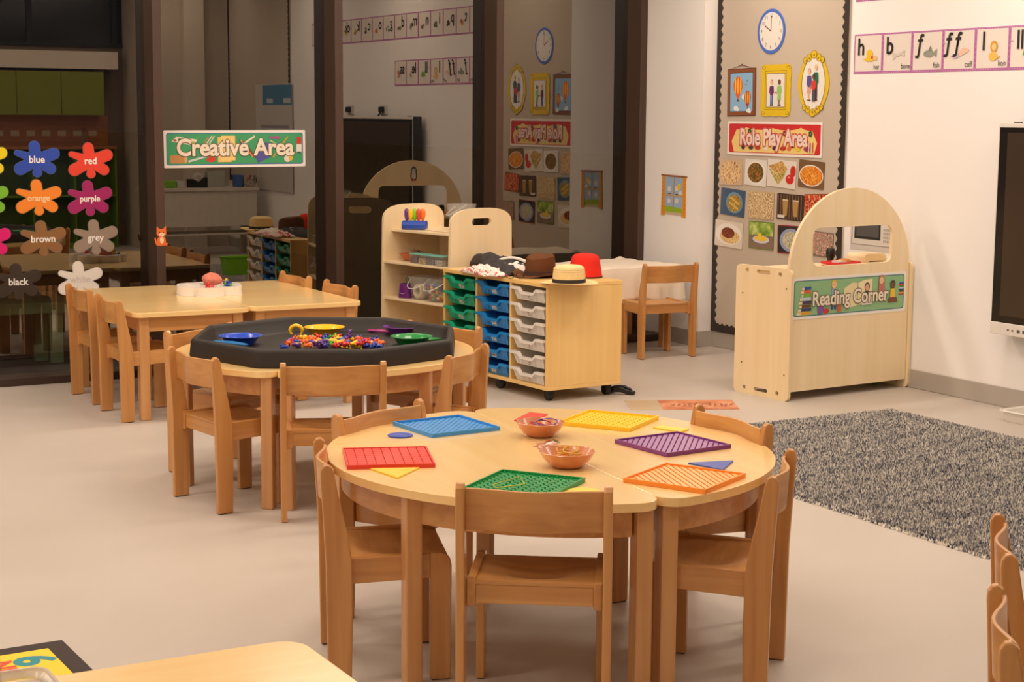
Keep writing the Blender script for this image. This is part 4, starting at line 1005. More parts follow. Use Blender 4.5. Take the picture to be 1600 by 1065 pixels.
# food photographs
foods = [(8.819, 8.574, 1.227, 1.064), (8.548, 8.326, 1.234, 1.07), (8.319, 8.038, 1.237, 1.069), (8.014, 7.776, 1.241, 1.077), (8.797, 8.54, 1.04, .869), (8.506, 8.247, 1.036, .865), (8.215, 7.956, 1.033, .874), (7.95, 7.715, 1.045, .9), (8.85, 8.555, .833, .665), (8.491, 8.238, .849, .677), (8.199, 7.949, .842, .669), (7.87, 7.674, .823, .675)]
FL = [('flatbread_photo', 'photo card of speckled round flatbread, top left of the food pictures'), ('greens_photo', 'photo card of fried greens on a white plate'), ('sandwich_photo', 'photo card of a sandwich with two red tomatoes'), ('noodle_bake_photo', 'photo card of orange baked noodles in a dish'),
      ('taco_photo', 'photo card of tacos on a blue plate'), ('plain_noodle_photo', 'photo card filled with plain beige noodles'), ('drinks_photo', 'photo card of two tall tan drinks against dark slats'), ('bacon_photo', 'photo card of red and orange food partly behind the arch'),
      ('bolognese_photo', 'photo card of spaghetti with brown meat sauce, lowest left'), ('lemon_dish_photo', 'photo card of a yellow cake on a white dish with green blur behind'), ('salad_photo', 'photo card of a white bowl of green food with red corners'), ('pizza_photo', 'photo card of mixed toppings seen through the arched opening')]
for i, ((ya, yb, zt, zb), (nm, lb)) in enumerate(zip(foods, FL)):
    rot = (1, -2, -3, -3, -3, 0, -1, 3, -2, 0, 1, -1)[i]
    t, w_, h_ = wallprint(nm, lb, 'photo card', yb, ya, zb, zt, rot, group='food photo cards')
    base = [(206, 180, 150), (226, 220, 212), (226, 216, 206), (120, 90, 60), (70, 92, 120), (206, 178, 134), (70, 50, 40), (150, 70, 40), (222, 210, 196), (110, 130, 60), (150, 40, 44), (130, 110, 96)][i]
    sheet(w_, h_, base, t, .006)
    p = Print(.0012)
    M1 = lambda n, c, s, d=4: mottle('food_%s_%d' % (n, i), c, s, .45, d)
    x, y = w_/2-.006, h_/2-.006
    if i == 0: p.e(0, 0, x*.96, y*.98, M1('bread', [(120, 70, 40), (224, 184, 132), (240, 210, 160)], 60)); p.e(0, -.01, x*.88, y*.86, M1('bread2', [(150, 90, 50), (232, 196, 144), (240, 210, 160)], 70))
    if i == 1: p.e(0, 0, x*.98, y*.98, (236, 230, 222)); p.e(0, 0, x*.78, y*.82, M1('greens', [(40, 50, 24), (120, 96, 40), (190, 120, 60)], 70))
    if i == 2:
        br = M1('toast', [(150, 104, 50), (206, 160, 90), (226, 190, 120)], 60); p.p([(-x, y*.5), (0, y), (x*.4, y*.4), (-x*.3, -y*.1)], br)
        p.p([(-x, y*.4), (-x*.3, -y*.15), (-x*.2, -y*.9), (-x*.6, -y*.3)], M1('fill', [(60, 80, 30), (230, 210, 120), (120, 90, 50)], 80)); p.p([(-x*.3, -y*.1), (x*.35, y*.35), (x*.2, -y*.2), (-x*.2, -y*.9)], M1('fill2', [(60, 70, 30), (226, 200, 110), (90, 70, 40)], 90))
        p.e(x*.62, -y*.35, x*.3, y*.38, (206, 44, 40)); p.e(x*.82, y*.3, x*.2, y*.45, (196, 48, 40)); p.e(x*.55, -y*.2, x*.06, y*.06, (240, 180, 170))
    if i == 3: p.e(0, -y*.1, x, y*.85, (230, 224, 216)); p.e(.0, -y*.1, x*.93, y*.76, M1('bake', [(196, 84, 24), (228, 140, 40), (240, 190, 90)], 80))
    if i == 4: p.e(x*.15, 0, x*.72, y*.85, (110, 150, 180)); p.e(x*.15, -y*.05, x*.6, y*.7, M1('taco', [(150, 50, 30), (210, 160, 60), (80, 110, 40), (230, 200, 120)], 70)); p.line(-x*.2, y*.4, x*.6, -y*.1, .012, (224, 180, 90)); p.line(-x*.3, 0, x*.5, -y*.5, .012, (224, 180, 90))
    if i == 5: p.r(-x, -y, x, y, M1('noodle', [(160, 124, 78), (214, 186, 140), (232, 210, 170)], 95, 1))
    if i == 6:
        for k in range(9): p.r(-x+k*.028, -y, -x+k*.028+.010, y, (120, 92, 66))
        for s in (-.38, .42): p.p([(x*s-.028, y*.5), (x*s+.028, y*.5), (x*s+.018, -y*.75), (x*s-.018, -y*.75)], (180, 140, 84)); p.r(x*s-.028, y*.5, x*s+.028, y*.62, (214, 196, 166))
        p.r(-x*.95, -y*.95, -x*.4, -y*.7, (220, 214, 206))
    if i == 7: p.r(-x, -y, x, y, M1('bacon', [(110, 30, 20), (206, 70, 36), (226, 180, 130)], 60))
    if i == 8: p.e(0, 0, x*.98, y*.9, (238, 232, 224)); p.e(x*.1, -y*.2, x*.75, y*.55, M1('pasta', [(206, 160, 90), (232, 196, 130), (240, 214, 160)], 90, 1)); p.e(-x*.05, y*.1, x*.5, y*.45, M1('sauce', [(70, 28, 16), (130, 56, 30), (160, 80, 44)], 80))
    if i == 9: p.r(-x, 0, x, y, M1('blur', [(90, 130, 40), (150, 180, 70), (210, 220, 140)], 14)); p.r(-x, -y, x, 0, (136, 112, 98)); p.e(0, -y*.32, x*.7, y*.30, (210, 214, 220)); p.e(0, -y*.25, x*.55, y*.20, (240, 200, 60)); p.p([(-x*.25, -y*.1), (x*.1, -y*.1), (x*.0, y*.2), (-x*.25, y*.15)], (240, 206, 50))
    if i == 10: p.r(-x, -y, x, y, (44, 40, 44)); p.e(x*.05, -y*.05, x*.92, y*.9, (150, 160, 190)); p.e(x*.05, -y*.05, x*.68, y*.68, M1('salad', [(110, 110, 60), (220, 214, 190), (150, 140, 110)], 60))
    if i == 11: p.r(-x, -y, x, y, M1('mix', [(70, 84, 50), (200, 180, 160), (160, 60, 50), (230, 220, 206)], 55))
    p.build('photo_print', t)
# window picture on the column
t, w_, h_ = wallprint('window_picture', 'paper cut-out of a window with orange curtains, on the white column', 'picture', 9.037, 9.335, .832, 1.115, -1, x=XC-.0005)
x, y = w_/2, h_/2
sheet(w_-.05, h_-.03, (206, 182, 150), t)
p = Print(.0012); p.r(-x+.034, -y+.034, x-.034, y-.018, (158, 184, 214)); p.p([(-x+.034, -y+.034), (x-.034, -y+.034), (x-.034, -y+.062), (0, -y+.070), (-x+.034, -y+.072)], (150, 186, 40))
for cx, cy in ((-.055, .045), (.030, .05), (-.055, -.035), (.035, -.03), (.075, .02)): p.e(cx, cy, .021, .018, (222, 214, 216), 16)
p.e(.058, .062, .020, .023, (240, 200, 40), 18)
p.r(-.006, -y+.034, .006, y-.018, (176, 150, 110)); p.r(-x+.034, -.004, x-.034, .010, (190, 164, 124)); p.line(-.07, .013, -.03, .013, .004, INK); p.line(.02, .013, .05, .013, .004, INK)
p.build('illustration', t)
b = MB()
for s in (-1, 1):
    b = MB(); b.prism([(s*(x-.012), y-.01), (s*(x-.048), y-.01), (s*(x-.046), 0), (s*(x-.052), -y+.008), (s*(x-.006), -y+.006)], .0026, .0036, mat((226, 150, 46), .6)); b.build('curtain', t)
p = Print(.0037); rnd = random.Random(2)
for s in (-1, 1):
    for k in range(9): p.e(s*(x-.024+rnd.uniform(-.007, .007)), y-.03-k*.027, .0035, .0045, (176, 70, 34), 8)
p.build('curtain_dots', t)
b = MB(); b.box(-x, x, y-.014, y-.004, .0026, .0046, mat((150, 92, 60))); b.build('curtain_pole', t)
# microwave picture
t, w_, h_ = wallprint('microwave_picture', 'grey paper picture of a microwave oven seen through the arched opening', 'picture', 7.175, 7.54, .739, .96, 0, x=XW-.0005)
sheet(w_, h_, (206, 200, 196), t); p = Print(.0012); x, y = w_/2, h_/2
p.r(-x+.012, -y+.030, x-.012, y-.012, (120, 112, 108)); p.r(-x+.016, -y+.034, x-.016, y-.016, (214, 208, 202)); p.r(-x+.035, -y+.065, .075, y-.03, (36, 34, 36)); p.r(-x+.05, -y+.08, .06, y-.045, (84, 82, 84))
for a in range(4):
    for c in range(4): p.r(.100+.016*a, -y+.055+.022*c, .110+.016*a, -y+.069+.022*c, (150, 146, 144))
p.build('illustration', t)

# ------------------------------------------------------------------ alphabet friezes
PURP = (184, 104, 168)
def frieze(label, letters, z0, z1, ystart, words_=None):
    t = thing('alphabet_frieze', label, 'alphabet frieze', mw=on_right(ystart, z0, XW-.0003)); cw = .24; hh = z1-z0
    for i, L_ in enumerate(letters):
        b = MB(); b.box(i*cw+.0005, (i+1)*cw-.0005, 0, hh, 0, .0014, mat(PURP, .5)); c = b.build('letter_card', t)
        p = Print(.0014); m = .0095
        p.r(i*cw+m, m+.004, (i+1)*cw-m, hh-m, (232, 222, 214))
        n = 13
        for k in range(n): p.r(i*cw+cw*k/n+.003, hh-.0065, i*cw+cw*(k+.5)/n+.003, hh-.0035, (216, 170, 206)); p.r(i*cw+cw*k/n+.003, .004, i*cw+cw*(k+.5)/n+.003, .008, (216, 170, 206))
        for k in range(8): p.r(i*cw+.002, hh*(k+.3)/8, i*cw+.005, hh*(k+.7)/8, (216, 170, 206))
        cx, cy = i*cw+.135, hh*.46; pic(p, L_, cx, cy)
        if L_ in ('ff', 'll', 'ss', 'ck', 'le'): p.line(i*cw+.013, hh*.66, i*cw+.027, hh*.66, .004, (120, 110, 106))
        p.build('card_print', c)
        lx = i*cw+.062+(.014 if len(L_) > 1 else 0)
        text(L_.replace('f', '\u0192'), .135, lx, hh*.66, p.z+.00015, (34, 28, 26), c, off=.0022, squash=.92)
        if words_ and words_[i]: text(words_[i], .042, i*cw+.195, .036, p.z+.00015, (70, 62, 60), c, squash=.9)
    return t
def pic(p, L_, cx, cy):
    Y = (238, 196, 40)
    if L_ == 'h': p.p([(cx-.055, cy-.018), (cx-.02, cy-.035), (cx+.03, cy-.033), (cx+.045, cy-.01), (cx, cy-.012)], Y); p.e(cx, cy+.006, .026, .026, Y); p.e(cx+.022, cy-.012, .009, .009, (200, 60, 50)); p.e(cx+.05, cy-.016, .016, .014, (232, 190, 150)); return
    if L_ == 'b': p.line(cx-.035, cy-.010, cx+.035, cy+.006, .016, (214, 204, 190)); [p.e(cx+a*.038, cy+a*.008-.002+c*.009, .011, .009, (214, 204, 190), 12) for a in (-1, 1) for c in (-1, 1)]; return
    if L_ == 'f': p.e(cx, cy-.004, .042, .019, (150, 152, 140)); p.p([(cx+.03, cy), (cx+.062, cy+.022), (cx+.058, cy-.026)], (150, 152, 140)); p.p([(cx-.01, cy+.01), (cx+.012, cy+.04), (cx+.026, cy+.008)], (130, 134, 124)); p.e(cx-.026, cy, .003, .003, INK, 8); return
    if L_ == 'ff': p.line(cx-.05, cy-.03, cx-.01, cy-.016, .020, (190, 180, 196)); p.p([(cx-.012, cy-.028), (cx+.05, cy-.004), (cx+.066, cy+.010), (cx+.02, cy+.022), (cx-.012, cy+.004)], (236, 194, 172)); p.line(cx-.07, cy-.022, cx-.045, cy-.028, .004, (190, 60, 80)); return
    if L_ == 'l': p.e(cx, cy+.020, .026, .030, (214, 160, 60)); p.e(cx, cy+.018, .015, .018, (240, 206, 140)); p.e(cx-.004, cy-.030, .030, .024, (236, 192, 92)); p.line(cx+.02, cy-.045, cx+.045, cy-.03, .006, (214, 160, 60)); return
    if L_ == 'll': p.p([(cx-.04, cy-.03), (cx+.04, cy-.03), (cx+.034, cy), (cx+.012, cy+.028), (cx-.004, cy+.004), (cx-.024, cy+.022)], (110, 180, 40)); return
    rc = {'s': (120, 160, 60), 'a': (200, 60, 50), 't': (216, 140, 50), 'p': (60, 50, 60), 'i': (90, 110, 100), 'n': (190, 150, 120), 'm': (150, 140, 130), 'd': (160, 140, 110), 'g': (150, 170, 130), 'o': (230, 140, 50), 'c': (90, 80, 100), 'k': (226, 190, 50), 'ck': (226, 180, 40), 'e': (230, 210, 180), 'le': (190, 180, 170), 'ss': (206, 140, 100)}.get(L_, (180, 120, 90))
    sd = sum(map(ord, L_)); rn = random.Random(sd)
    for k in range(5): p.e(cx+rn.uniform(-.028, .028), cy+rn.uniform(-.022, .022), rn.uniform(.010, .022), rn.uniform(.008, .020), rc if k % 2 == 0 else tuple(int(v*.75) for v in rc), 14)
frieze('lower alphabet frieze with purple edges, starting h b f beside the display board', ['h', 'b', 'f', 'ff', 'l', 'll', 'le', 'ss'], 1.747, 1.971, 7.562, ['hat', 'bone', 'fish', 'cuff', 'lion', None, None, None])
frieze('upper alphabet frieze, only its lower edge in view at the top right', ['s', 'a', 't', 'p', 'i', 'n', 'm', 'd', 'g', 'o', 'c', 'k', 'ck', 'e', 'u', 'r'], 2.155, 2.379, 7.562)

# ------------------------------------------------------------------ stickers on the glazing
def capsule(p, x0, y0, r0, x1, y1, r1, col, m=0):
    d = atan2(y1-y0, x1-x0); r0 += m; r1 += m
    pts = [(x0+r0*cos(d+pi/2+pi*i/8), y0+r0*sin(d+pi/2+pi*i/8)) for i in range(9)]+[(x1+r1*cos(d-pi/2+pi*i/10), y1+r1*sin(d-pi/2+pi*i/10)) for i in range(11)]
    p.p(pts, col, .35)
def splat(px, py, col, word, tcol=(240, 234, 228), rot=0, rimc=None):
    g = AY(px, py, YG-.006)
    t = thing('splat_sticker', '%s paint-splat sticker on the window reading %s' % (word, word), 'sticker', mw=on_glass(g.x, g.z, YG-.003) @ Matrix.Rotation(radians(rot), 4, 'Z'), group='colour splat stickers on the window')
    for m_, c_, nm in ((.004, rimc or tuple(int(v*.55+50) for v in col), 'laminate_edge'), (0, col, 'splat_shape')):
        p = Print(.0002 if m_ else .0022, .00008)
        p.p(ell(-.002, -.004, .066+m_, .046+m_, 28), c_)
        for a in ((-.004, .02, .030, -.010, .074, .029), (.02, .004, .032, .100, .032, .031), (-.02, .008, .024, -.108, .038, .014), (-.02, -.014, .030, -.092, -.052, .033), (.002, -.03, .010, .003, -.074, .025), (.02, -.014, .028, .080, -.054, .028)): capsule(p, *a, c_, m_)
        p.build(nm, t)
    text(word, .056 if len(word) < 6 else .048, .002, -.002, .0036, tcol, t, off=.0012, squash=.95)
    return t
splat(57, 249, (44, 76, 178), 'blue'); splat(141, 251, (226, 66, 50), 'red'); splat(60, 309, (240, 136, 44), 'orange', (246, 206, 160)); splat(140, 310, (160, 30, 100), 'purple')
splat(67, 373, (140, 98, 60), 'brown'); splat(149, 371, (150, 130, 116), 'grey'); splat(28, 440, (62, 50, 42), 'black', rimc=(76, 64, 56)); splat(125, 436, (232, 222, 212), 'white', (206, 196, 188), rimc=(214, 204, 194))
splat(-26, 248, (238, 214, 30), 'yellow'); splat(-24, 309, (120, 190, 50), 'green'); splat(-20, 375, (226, 20, 120), 'pink')
# creative area banner
a0, a1 = AY(256, 233, YG-.006), AY(477, 231, YG-.006)
t = thing('creative_area_banner', 'green banner reading Creative Area stuck to the glazing', 'sign', mw=on_glass((a0.x+a1.x)/2, 1.284, YG-.004) @ Matrix.Rotation(radians(.25), 4, 'Z'))
w_, h_ = a1.x-a0.x, .222
p = banner(t, w_, h_, (70, 100, 170), (64, 158, 106)); 
p.p([(-.40, .045), (-.37, .075), (-.24, .055), (-.27, .020)], (232, 222, 206))
for k, c in enumerate(((190, 60, 50), (70, 130, 70), (60, 80, 160), (220, 120, 50), (200, 170, 60))): p.e(-.38+.028*k, .052-.003*k+(.008 if k % 2 else 0), .010, .007, c, 12)
p.p(rrect(.105, .050, .012, 3, -.36, -.060), (196, 140, 84)); p.e(-.315, -.06, .010, .024, (216, 170, 120), 14)
p.line(-.19, .025, -.150, .078, .007, (220, 210, 190)); p.line(-.17, .025, -.135, .078, .007, (220, 210, 190)); p.line(-.21, .020, -.175, .07, .006, (200, 130, 80))
p.line(-.30, -.075, -.19, -.045, .012, (206, 206, 206)); p.e(-.15, -.040, .030, .016, (206, 60, 40), 16); p.e(-.15, -.040, .018, .008, (64, 158, 106), 14); p.e(-.16, -.065, .030, .014, (206, 60, 40), 16)
p.r(-.115, -.080, -.030, .070, (232, 196, 112)); p.r(-.095, -.070, -.005, .078, (240, 206, 126))
for k, c in enumerate(((60, 70, 150), (220, 180, 50), (190, 70, 50), (120, 60, 50), (60, 130, 80))): p.line(.02+.010*k, .055-.004*k, .095+.010*k, -.045-.004*k, .007, c)
p.line(.05, .030, .12, .075, .012, (226, 216, 196)); p.p([(.12, -.045), (.19, .040), (.24, .02), (.22, -.05), (.14, -.085)], (84, 84, 160))
p.r(.215, .058, .285, .074, (170, 80, 150)); p.line(.22, .048, .26, .026, .007, (190, 220, 170)); p.line(.235, -.055, .335, .072, .008, (206, 160, 50)); p.e(.33, -.062, .022, .022, (226, 216, 206), 14); p.e(.352, -.058, .014, .018, (226, 180, 70), 14)
p.p(rrect(.034, .055, .006, 3, w_/2-.042, .0), (232, 224, 216)); p.r(w_/2-.055, .025, w_/2-.029, .070, (214, 44, 36)); p.r(w_/2-.055, -.028, w_/2-.030, -.020, (70, 60, 60))
p.build('illustration', t); words('Creative Area', .140, .004, t, p.z+.00015, .93, (240, 226, 206), (90, 80, 70), .003, .0062)
# fox sticker
g = AY(251, 368, YM)
t = thing('fox_sticker', 'small orange kitten-like animal sticker on the brown window mullion', 'sticker', mw=on_glass(2.984, g.z, YM-.0016))
p = Print(); FO = (232, 112, 44)
p.e(.002, -.030, .026, .030, FO); p.e(.004, -.026, .012, .020, (244, 206, 170)); p.e(-.014, -.050, .018, .009, FO, 14); p.e(.022, -.050, .018, .009, FO, 14); p.line(-.030, -.045, -.036, -.012, .009, FO)
p.e(.002, .016, .030, .023, FO); p.p([(-.026, .024), (-.026, .056), (-.006, .036)], FO); p.p([(.010, .036), (.030, .058), (.030, .022)], FO); p.e(.004, .008, .018, .010, (246, 214, 184), 14)
p.e(-.008, .018, .0035, .005, INK, 10); p.e(.014, .018, .0035, .005, INK, 10); p.e(.004, .008, .003, .002, INK, 8); p.build('animal_print', t)
# penguin print on the far face of the arched unit
t = thing('penguin_sticker', 'small penguin sticker on the back of the arch, seen reflected in the glass', 'sticker', mw=RU.matrix_world @ frame((-1, 0, 0), (0, 0, 1), (0, 1, 0), (.47, .035, 1.02)))
p = Print(); p.e(0, .02, .026, .032, (90, 92, 100)); p.e(0, -.02, .030, .038, (90, 92, 100)); p.e(0, -.02, .020, .030, (226, 222, 216)); p.e(0, .018, .017, .018, (226, 222, 216)); p.e(-.006, .024, .003, .004, INK, 8); p.e(.006, .024, .003, .004, INK, 8); p.e(0, .014, .004, .003, (230, 140, 40), 8); p.e(-.014, -.058, .013, .007, (206, 50, 40), 10); p.e(.014, -.058, .013, .007, (206, 50, 40), 10); p.build('animal_print', t)

# reading corner banner
t = thing('reading_corner_banner', 'green banner reading Reading Corner fixed to the arched play unit', 'sign', mw=RU.matrix_world @ frame((1, 0, 0), (0, 0, 1), (0, -1, 0), (.452, .0155, .545)))
w_, h_ = .865, .222
p = banner(t, w_, h_, (30, 100, 120), (140, 186, 136))
for i, c in enumerate(((216, 160, 40), (50, 62, 100), (104, 66, 46), (70, 52, 84), (190, 206, 214), (120, 176, 60), (224, 96, 40), (34, 84, 160))): p.r(-.395+.006*(i % 3)+.004*i, -.088+.019*i, -.29+.003*(i % 2)-.001*i, -.088+.019*(i+1)-.002, c); p.r(-.395+.006*(i % 3)+.004*i, -.088+.019*i, -.365+.003*i, -.088+.019*(i+1)-.005, (230, 212, 176))
for i, c in enumerate(((190, 60, 50), (214, 170, 60), (70, 50, 60), (60, 60, 100), (206, 206, 214), (90, 140, 60), (200, 70, 50), (50, 80, 150))): p.r(.375+.003*(i % 3), -.020+.009*i, .412, -.020+.009*(i+1)-.001, c)
p.p([(-.045, -.075), (.055, -.058), (.055, .065), (.01, .068), (-.05, .040)], (232, 218, 170)); p.p([(.055, -.058), (.165, -.045), (.165, .082), (.10, .078), (.055, .065)], (236, 224, 180)); p.line(.055, -.058, .055, .065, .003, INK)
def kid(cx, cy, hair, skin, top, legs, s=1.0, sit=False):
    p.e(cx, cy+.052*s, .020*s, .024*s, hair, 18); p.e(cx, cy+.048*s, .015*s, .018*s, skin, 18); p.e(cx-.005*s, cy+.05*s, .0016, .002, INK, 8); p.e(cx+.005*s, cy+.05*s, .0016, .002, INK, 8)
    p.p([(cx-.020*s, cy-.02*s), (cx+.020*s, cy-.02*s), (cx+.017*s, cy+.030*s), (cx-.017*s, cy+.030*s)], top)
    if sit: p.p([(cx-.038*s, cy-.048*s), (cx+.040*s, cy-.045*s), (cx+.030*s, cy-.018*s), (cx-.030*s, cy-.018*s)], legs)
    else: p.r(cx-.018*s, cy-.078*s, cx-.004*s, cy-.02*s, legs); p.r(cx+.004*s, cy-.078*s, cx+.018*s, cy-.02*s, legs)
kid(-.125, .012, (222, 186, 70), SKIN, (150, 170, 200), (40, 84, 140), 1.05); p.r(-.098, -.085, -.068, -.030, (200, 92, 52))
p.e(-.225, -.030, .018, .020, (60, 40, 40), 14); p.e(-.222, -.066, .024, .024, (130, 84, 160), 14); p.e(-.180, -.032, .017, .020, (150, 90, 60), 14); p.e(-.180, -.075, .022, .014, (196, 50, 46), 14)
kid(.125, -.012, (90, 56, 50), (226, 170, 140), (70, 56, 66), (220, 214, 206), 1.0, True); kid(.235, .016, (170, 110, 76), SKIN, (196, 110, 110), (90, 66, 150), 1.1, True); p.r(.213, .0, .220, .06, (170, 110, 76)); p.r(.252, .0, .259, .06, (170, 110, 76))
kid(.325, -.010, (50, 34, 30), DSK, (236, 190, 50), (120, 70, 46), 1.0, True)
p.build('illustration', t); words('Reading Corner', .106, -.010, t, p.z+.00015, .84, (236, 226, 206), (120, 96, 80), .002, .0062)

# ------------------------------------------------------------------ peg boards and shapes on the front table
def poly_frame(pts, z):
    g = [G(x, y, z) for x, y in pts]; c = sum(g, Vector())/len(g); e = (g[1]-g[0])+(g[2]-g[3]); return c, atan2(e.y, e.x)
def pegboard(label, pts, col, style, size=.243, rz=None):
    c, a = poly_frame(pts, TZ+.012)
    t = thing('peg_board', label, 'peg board', (c.x, c.y, TZ), a if rz is None else rz, 'square peg boards on the front table')
    m = mat(col, .38, coat=.1); h = size/2
    b = MB(); b.box(-h, h, -h, h, 0, .006, m); b.build('base_plate', t, bevel=.001)
    b = MB()
    for (x0, x1, y0, y1) in ((-h, h, -h, -h+.005), (-h, h, h-.005, h), (-h, -h+.005, -h+.005, h-.005), (h-.005, h, -h+.005, h-.005)): b.box(x0, x1, y0, y1, .006, .0125, m)
    b.build('raised_edge', t)
    n = 11; s = (size-.024)/(n-1); b = MB()
    if style == 'tile':
        st = (size-.012)/9
        for i in range(9):
            for j in range(9): x, y = -h+.006+i*st, -h+.006+j*st; b.box(x+.0012, x+st-.0012, y+.0012, y+st-.0012, .006, .0105, m)
        b.build('square_grid', t, kind='stuff')
    else:
        if style in ('hole', 'peg'):
            for i in range(n):
                for j in range(n): b.lathe([(.0026, .006), (.0024, .0098), (.0014, .0106), (0, .0106)], m, 7, Matrix.Translation((-h+.012+i*s, -h+.012+j*s, 0)))
            b.build('pegs', t, kind='stuff')
        if style in ('hole', 'dots', 'peg'):
            dk = mat(tuple(int(v*(.8 if style == 'peg' else .45)) for v in col), .6); b = MB(); o_ = .5 if style != 'dots' else 0
            for i in range(n-(1 if o_ else 0)):
                for j in range(n-(1 if o_ else 0)): b.prism(ell(-h+.012+(i+o_)*s, -h+.012+(j+o_)*s, .0040, .0040, 8), .0058, .0063, dk)
            if style == 'dots':
                for i in range(n-1):
                    for j in range(n-1): b.prism(ell(-h+.012+(i+.5)*s, -h+.012+(j+.5)*s, .0026, .0026, 8), .0058, .0063, dk)
            b.build('peg_holes', t, kind='stuff')
        if style == 'line':
            lt = mat(tuple(min(255, int(v*.78+72)) for v in col), .3, coat=.3); b = MB(); k = -n+2; rt = sqrt(.5)
            T45 = Matrix.Rotation(radians(-45), 4, 'Z'); e = (h-.008)/rt
            while k < n-1:
                off = k*s*rt*1.4142*.72; L2 = e-abs(off)
                if L2 > .01: b.box(off-s*.27, off+s*.27, -L2, L2, .006, .0082, lt, T45)
                k += 1
            b.build('ridges', t, kind='stuff')
            b = MB(); k = -n+1
            while k < n-1:
                off = (k+.5)*s*.72*1.0; L2 = e-abs(off)-.006; q = -L2
                while q < L2:
                    b.lathe([(.0020, .006), (.0018, .0098), (0, .0102)], m, 6, T45 @ Matrix.Translation((off, q, 0))); q += s*.72
                k += 1
            b.build('pegs', t, kind='stuff')
    return t
pegboard('blue square peg board at the far left of the front table', [(616.5, 657), (721, 645.5), (778.5, 668), (672, 679.5)], (62, 152, 228), 'dots')
pegboard('red square board with a raised square grid, at the left edge of the front table', [(537, 699), (665, 695.5), (679, 725), (543, 727.5)], (232, 60, 44), 'tile')
pegboard('yellow square peg board at the far edge of the front table', [(880, 655), (923, 639.5), (1026, 650), (979, 671)], (252, 208, 30), 'peg')
pegboard('purple square peg board on the right half of the front table', [(963, 685.5), (1061, 673), (1139.5, 694.5), (1041, 708.5)], (128, 56, 130), 'line')
pegboard('orange square peg board near the table seam on the right half', [(975, 744), (1044, 721.5), (1163, 739.5), (1100, 768)], (252, 150, 44), 'line')
GB = pegboard('green square peg board behind the nearest chair, with a yellow band on it', [(724, 760), (788, 731), (911, 748), (860, 775)], (10, 146, 70), 'hole')
def flatshape(name, label, pts, col, th=.005, px=True):
    g = [G(x, y, TZ+.004) for x, y in pts] if px else pts; c = sum(g, Vector())/len(g)
    b = MB(); b.prism([(q.x-c.x, q.y-c.y) for q in g], 0, th, mat(col, .35, coat=.1)); o = b.build(name, None, bevel=.001, loc=(c.x, c.y, TZ))
    return tag(o, label, 'plastic shape', 'flat plastic shapes on the front table')
c = G(625.5, 679, TZ+.004)
flatshape('plastic_disc', 'flat blue plastic disc beside the blue and red peg boards', [c+Vector((.038*cos(2*pi*i/32), .038*sin(2*pi*i/32), 0)) for i in range(32)], (44, 80, 186), px=False)
flatshape('plastic_triangle', 'flat yellow plastic triangle touching the near edge of the red board', [(578.5, 731.5), (655.5, 730), (621, 746)], (246, 206, 50))
flatshape('plastic_square', 'flat red plastic square behind the farther wooden bowl', [(803, 656), (827.5, 643.5), (856, 646.5), (833, 657)], (226, 70, 52))
flatshape('plastic_square', 'flat yellow plastic square partly behind the purple peg board', [(1020, 667), (1035, 664.5), (1077, 670), (1063, 674)], (248, 214, 60))
flatshape('plastic_triangle', 'flat blue plastic triangle beside the orange peg board', [(1075, 722.5), (1146, 719), (1130, 733)], (60, 84, 180))
g = G(908, 768, TZ+.004)
flatshape('plastic_disc', 'flat yellow plastic piece beside the green board, behind the nearest chair', [g+Vector((.052*cos(2*pi*i/32), .046*sin(2*pi*i/32), 0)) for i in range(32)], (248, 214, 70), px=False)
WB = wood('bowl_wood', (214, 138, 84), (190, 104, 58), 'x', rough=.3, coat=.5, scale=.7)
b1, b2 = G(844, 681, TZ), G(886, 729, TZ)
bowl('wooden_bowl', 'reddish wooden bowl of purple and blue bands, farther one on the front table', (b1.x, b1.y, TZ), .074, .044, WB, 'wooden bowls on the front table')
bowl('wooden_bowl', 'reddish wooden bowl of yellow bands, nearer one on the front table', (b2.x, b2.y, TZ), .078, .044, WB, 'wooden bowls on the front table')
rnd = random.Random(12)
for bi, (bc, cols) in enumerate(((b1, ((150, 40, 90, 'purple'), (60, 70, 160, 'blue'), (200, 60, 60, 'red'))), (b2, ((222, 170, 40, 'yellow'), (226, 180, 60, 'yellow'), (196, 140, 40, 'dark yellow'))))):
    for k in range(8):
        r = rnd.uniform(.022, .036); cx, cy = rnd.uniform(-.016, .016), rnd.uniform(-.014, .014); tl = rnd.uniform(-.3, .3); c3 = cols[k % 3]
        b = MB(); b.tube([(cx+r*cos(2*pi*i/24), cy+r*.8*sin(2*pi*i/24), .013+.0034*k+.012*(1+sin(2*pi*i/24+k))*.5+(.006 if bi else 0)) for i in range(24)], .0016, mat(c3[:3], .5), 5, True)
        o = b.build('rubber_band', None, smooth=True, loc=(bc.x, bc.y, TZ))
        tag(o, '%s rubber band lying in the %s wooden bowl' % (c3[3], 'farther' if bi == 0 else 'nearer'), 'rubber band', 'rubber bands in the wooden bowls')
pts = [G(x, y, TZ+.014) for x, y in ((770, 757), (812, 744), (820, 756), (775, 762))]
b = MB(); b.tube(pts, .0014, mat((214, 200, 60), .5), 5, True); o = b.build('rubber_band', None); tag(o, 'yellow rubber band stretched in a triangle on the green peg board', 'rubber band')
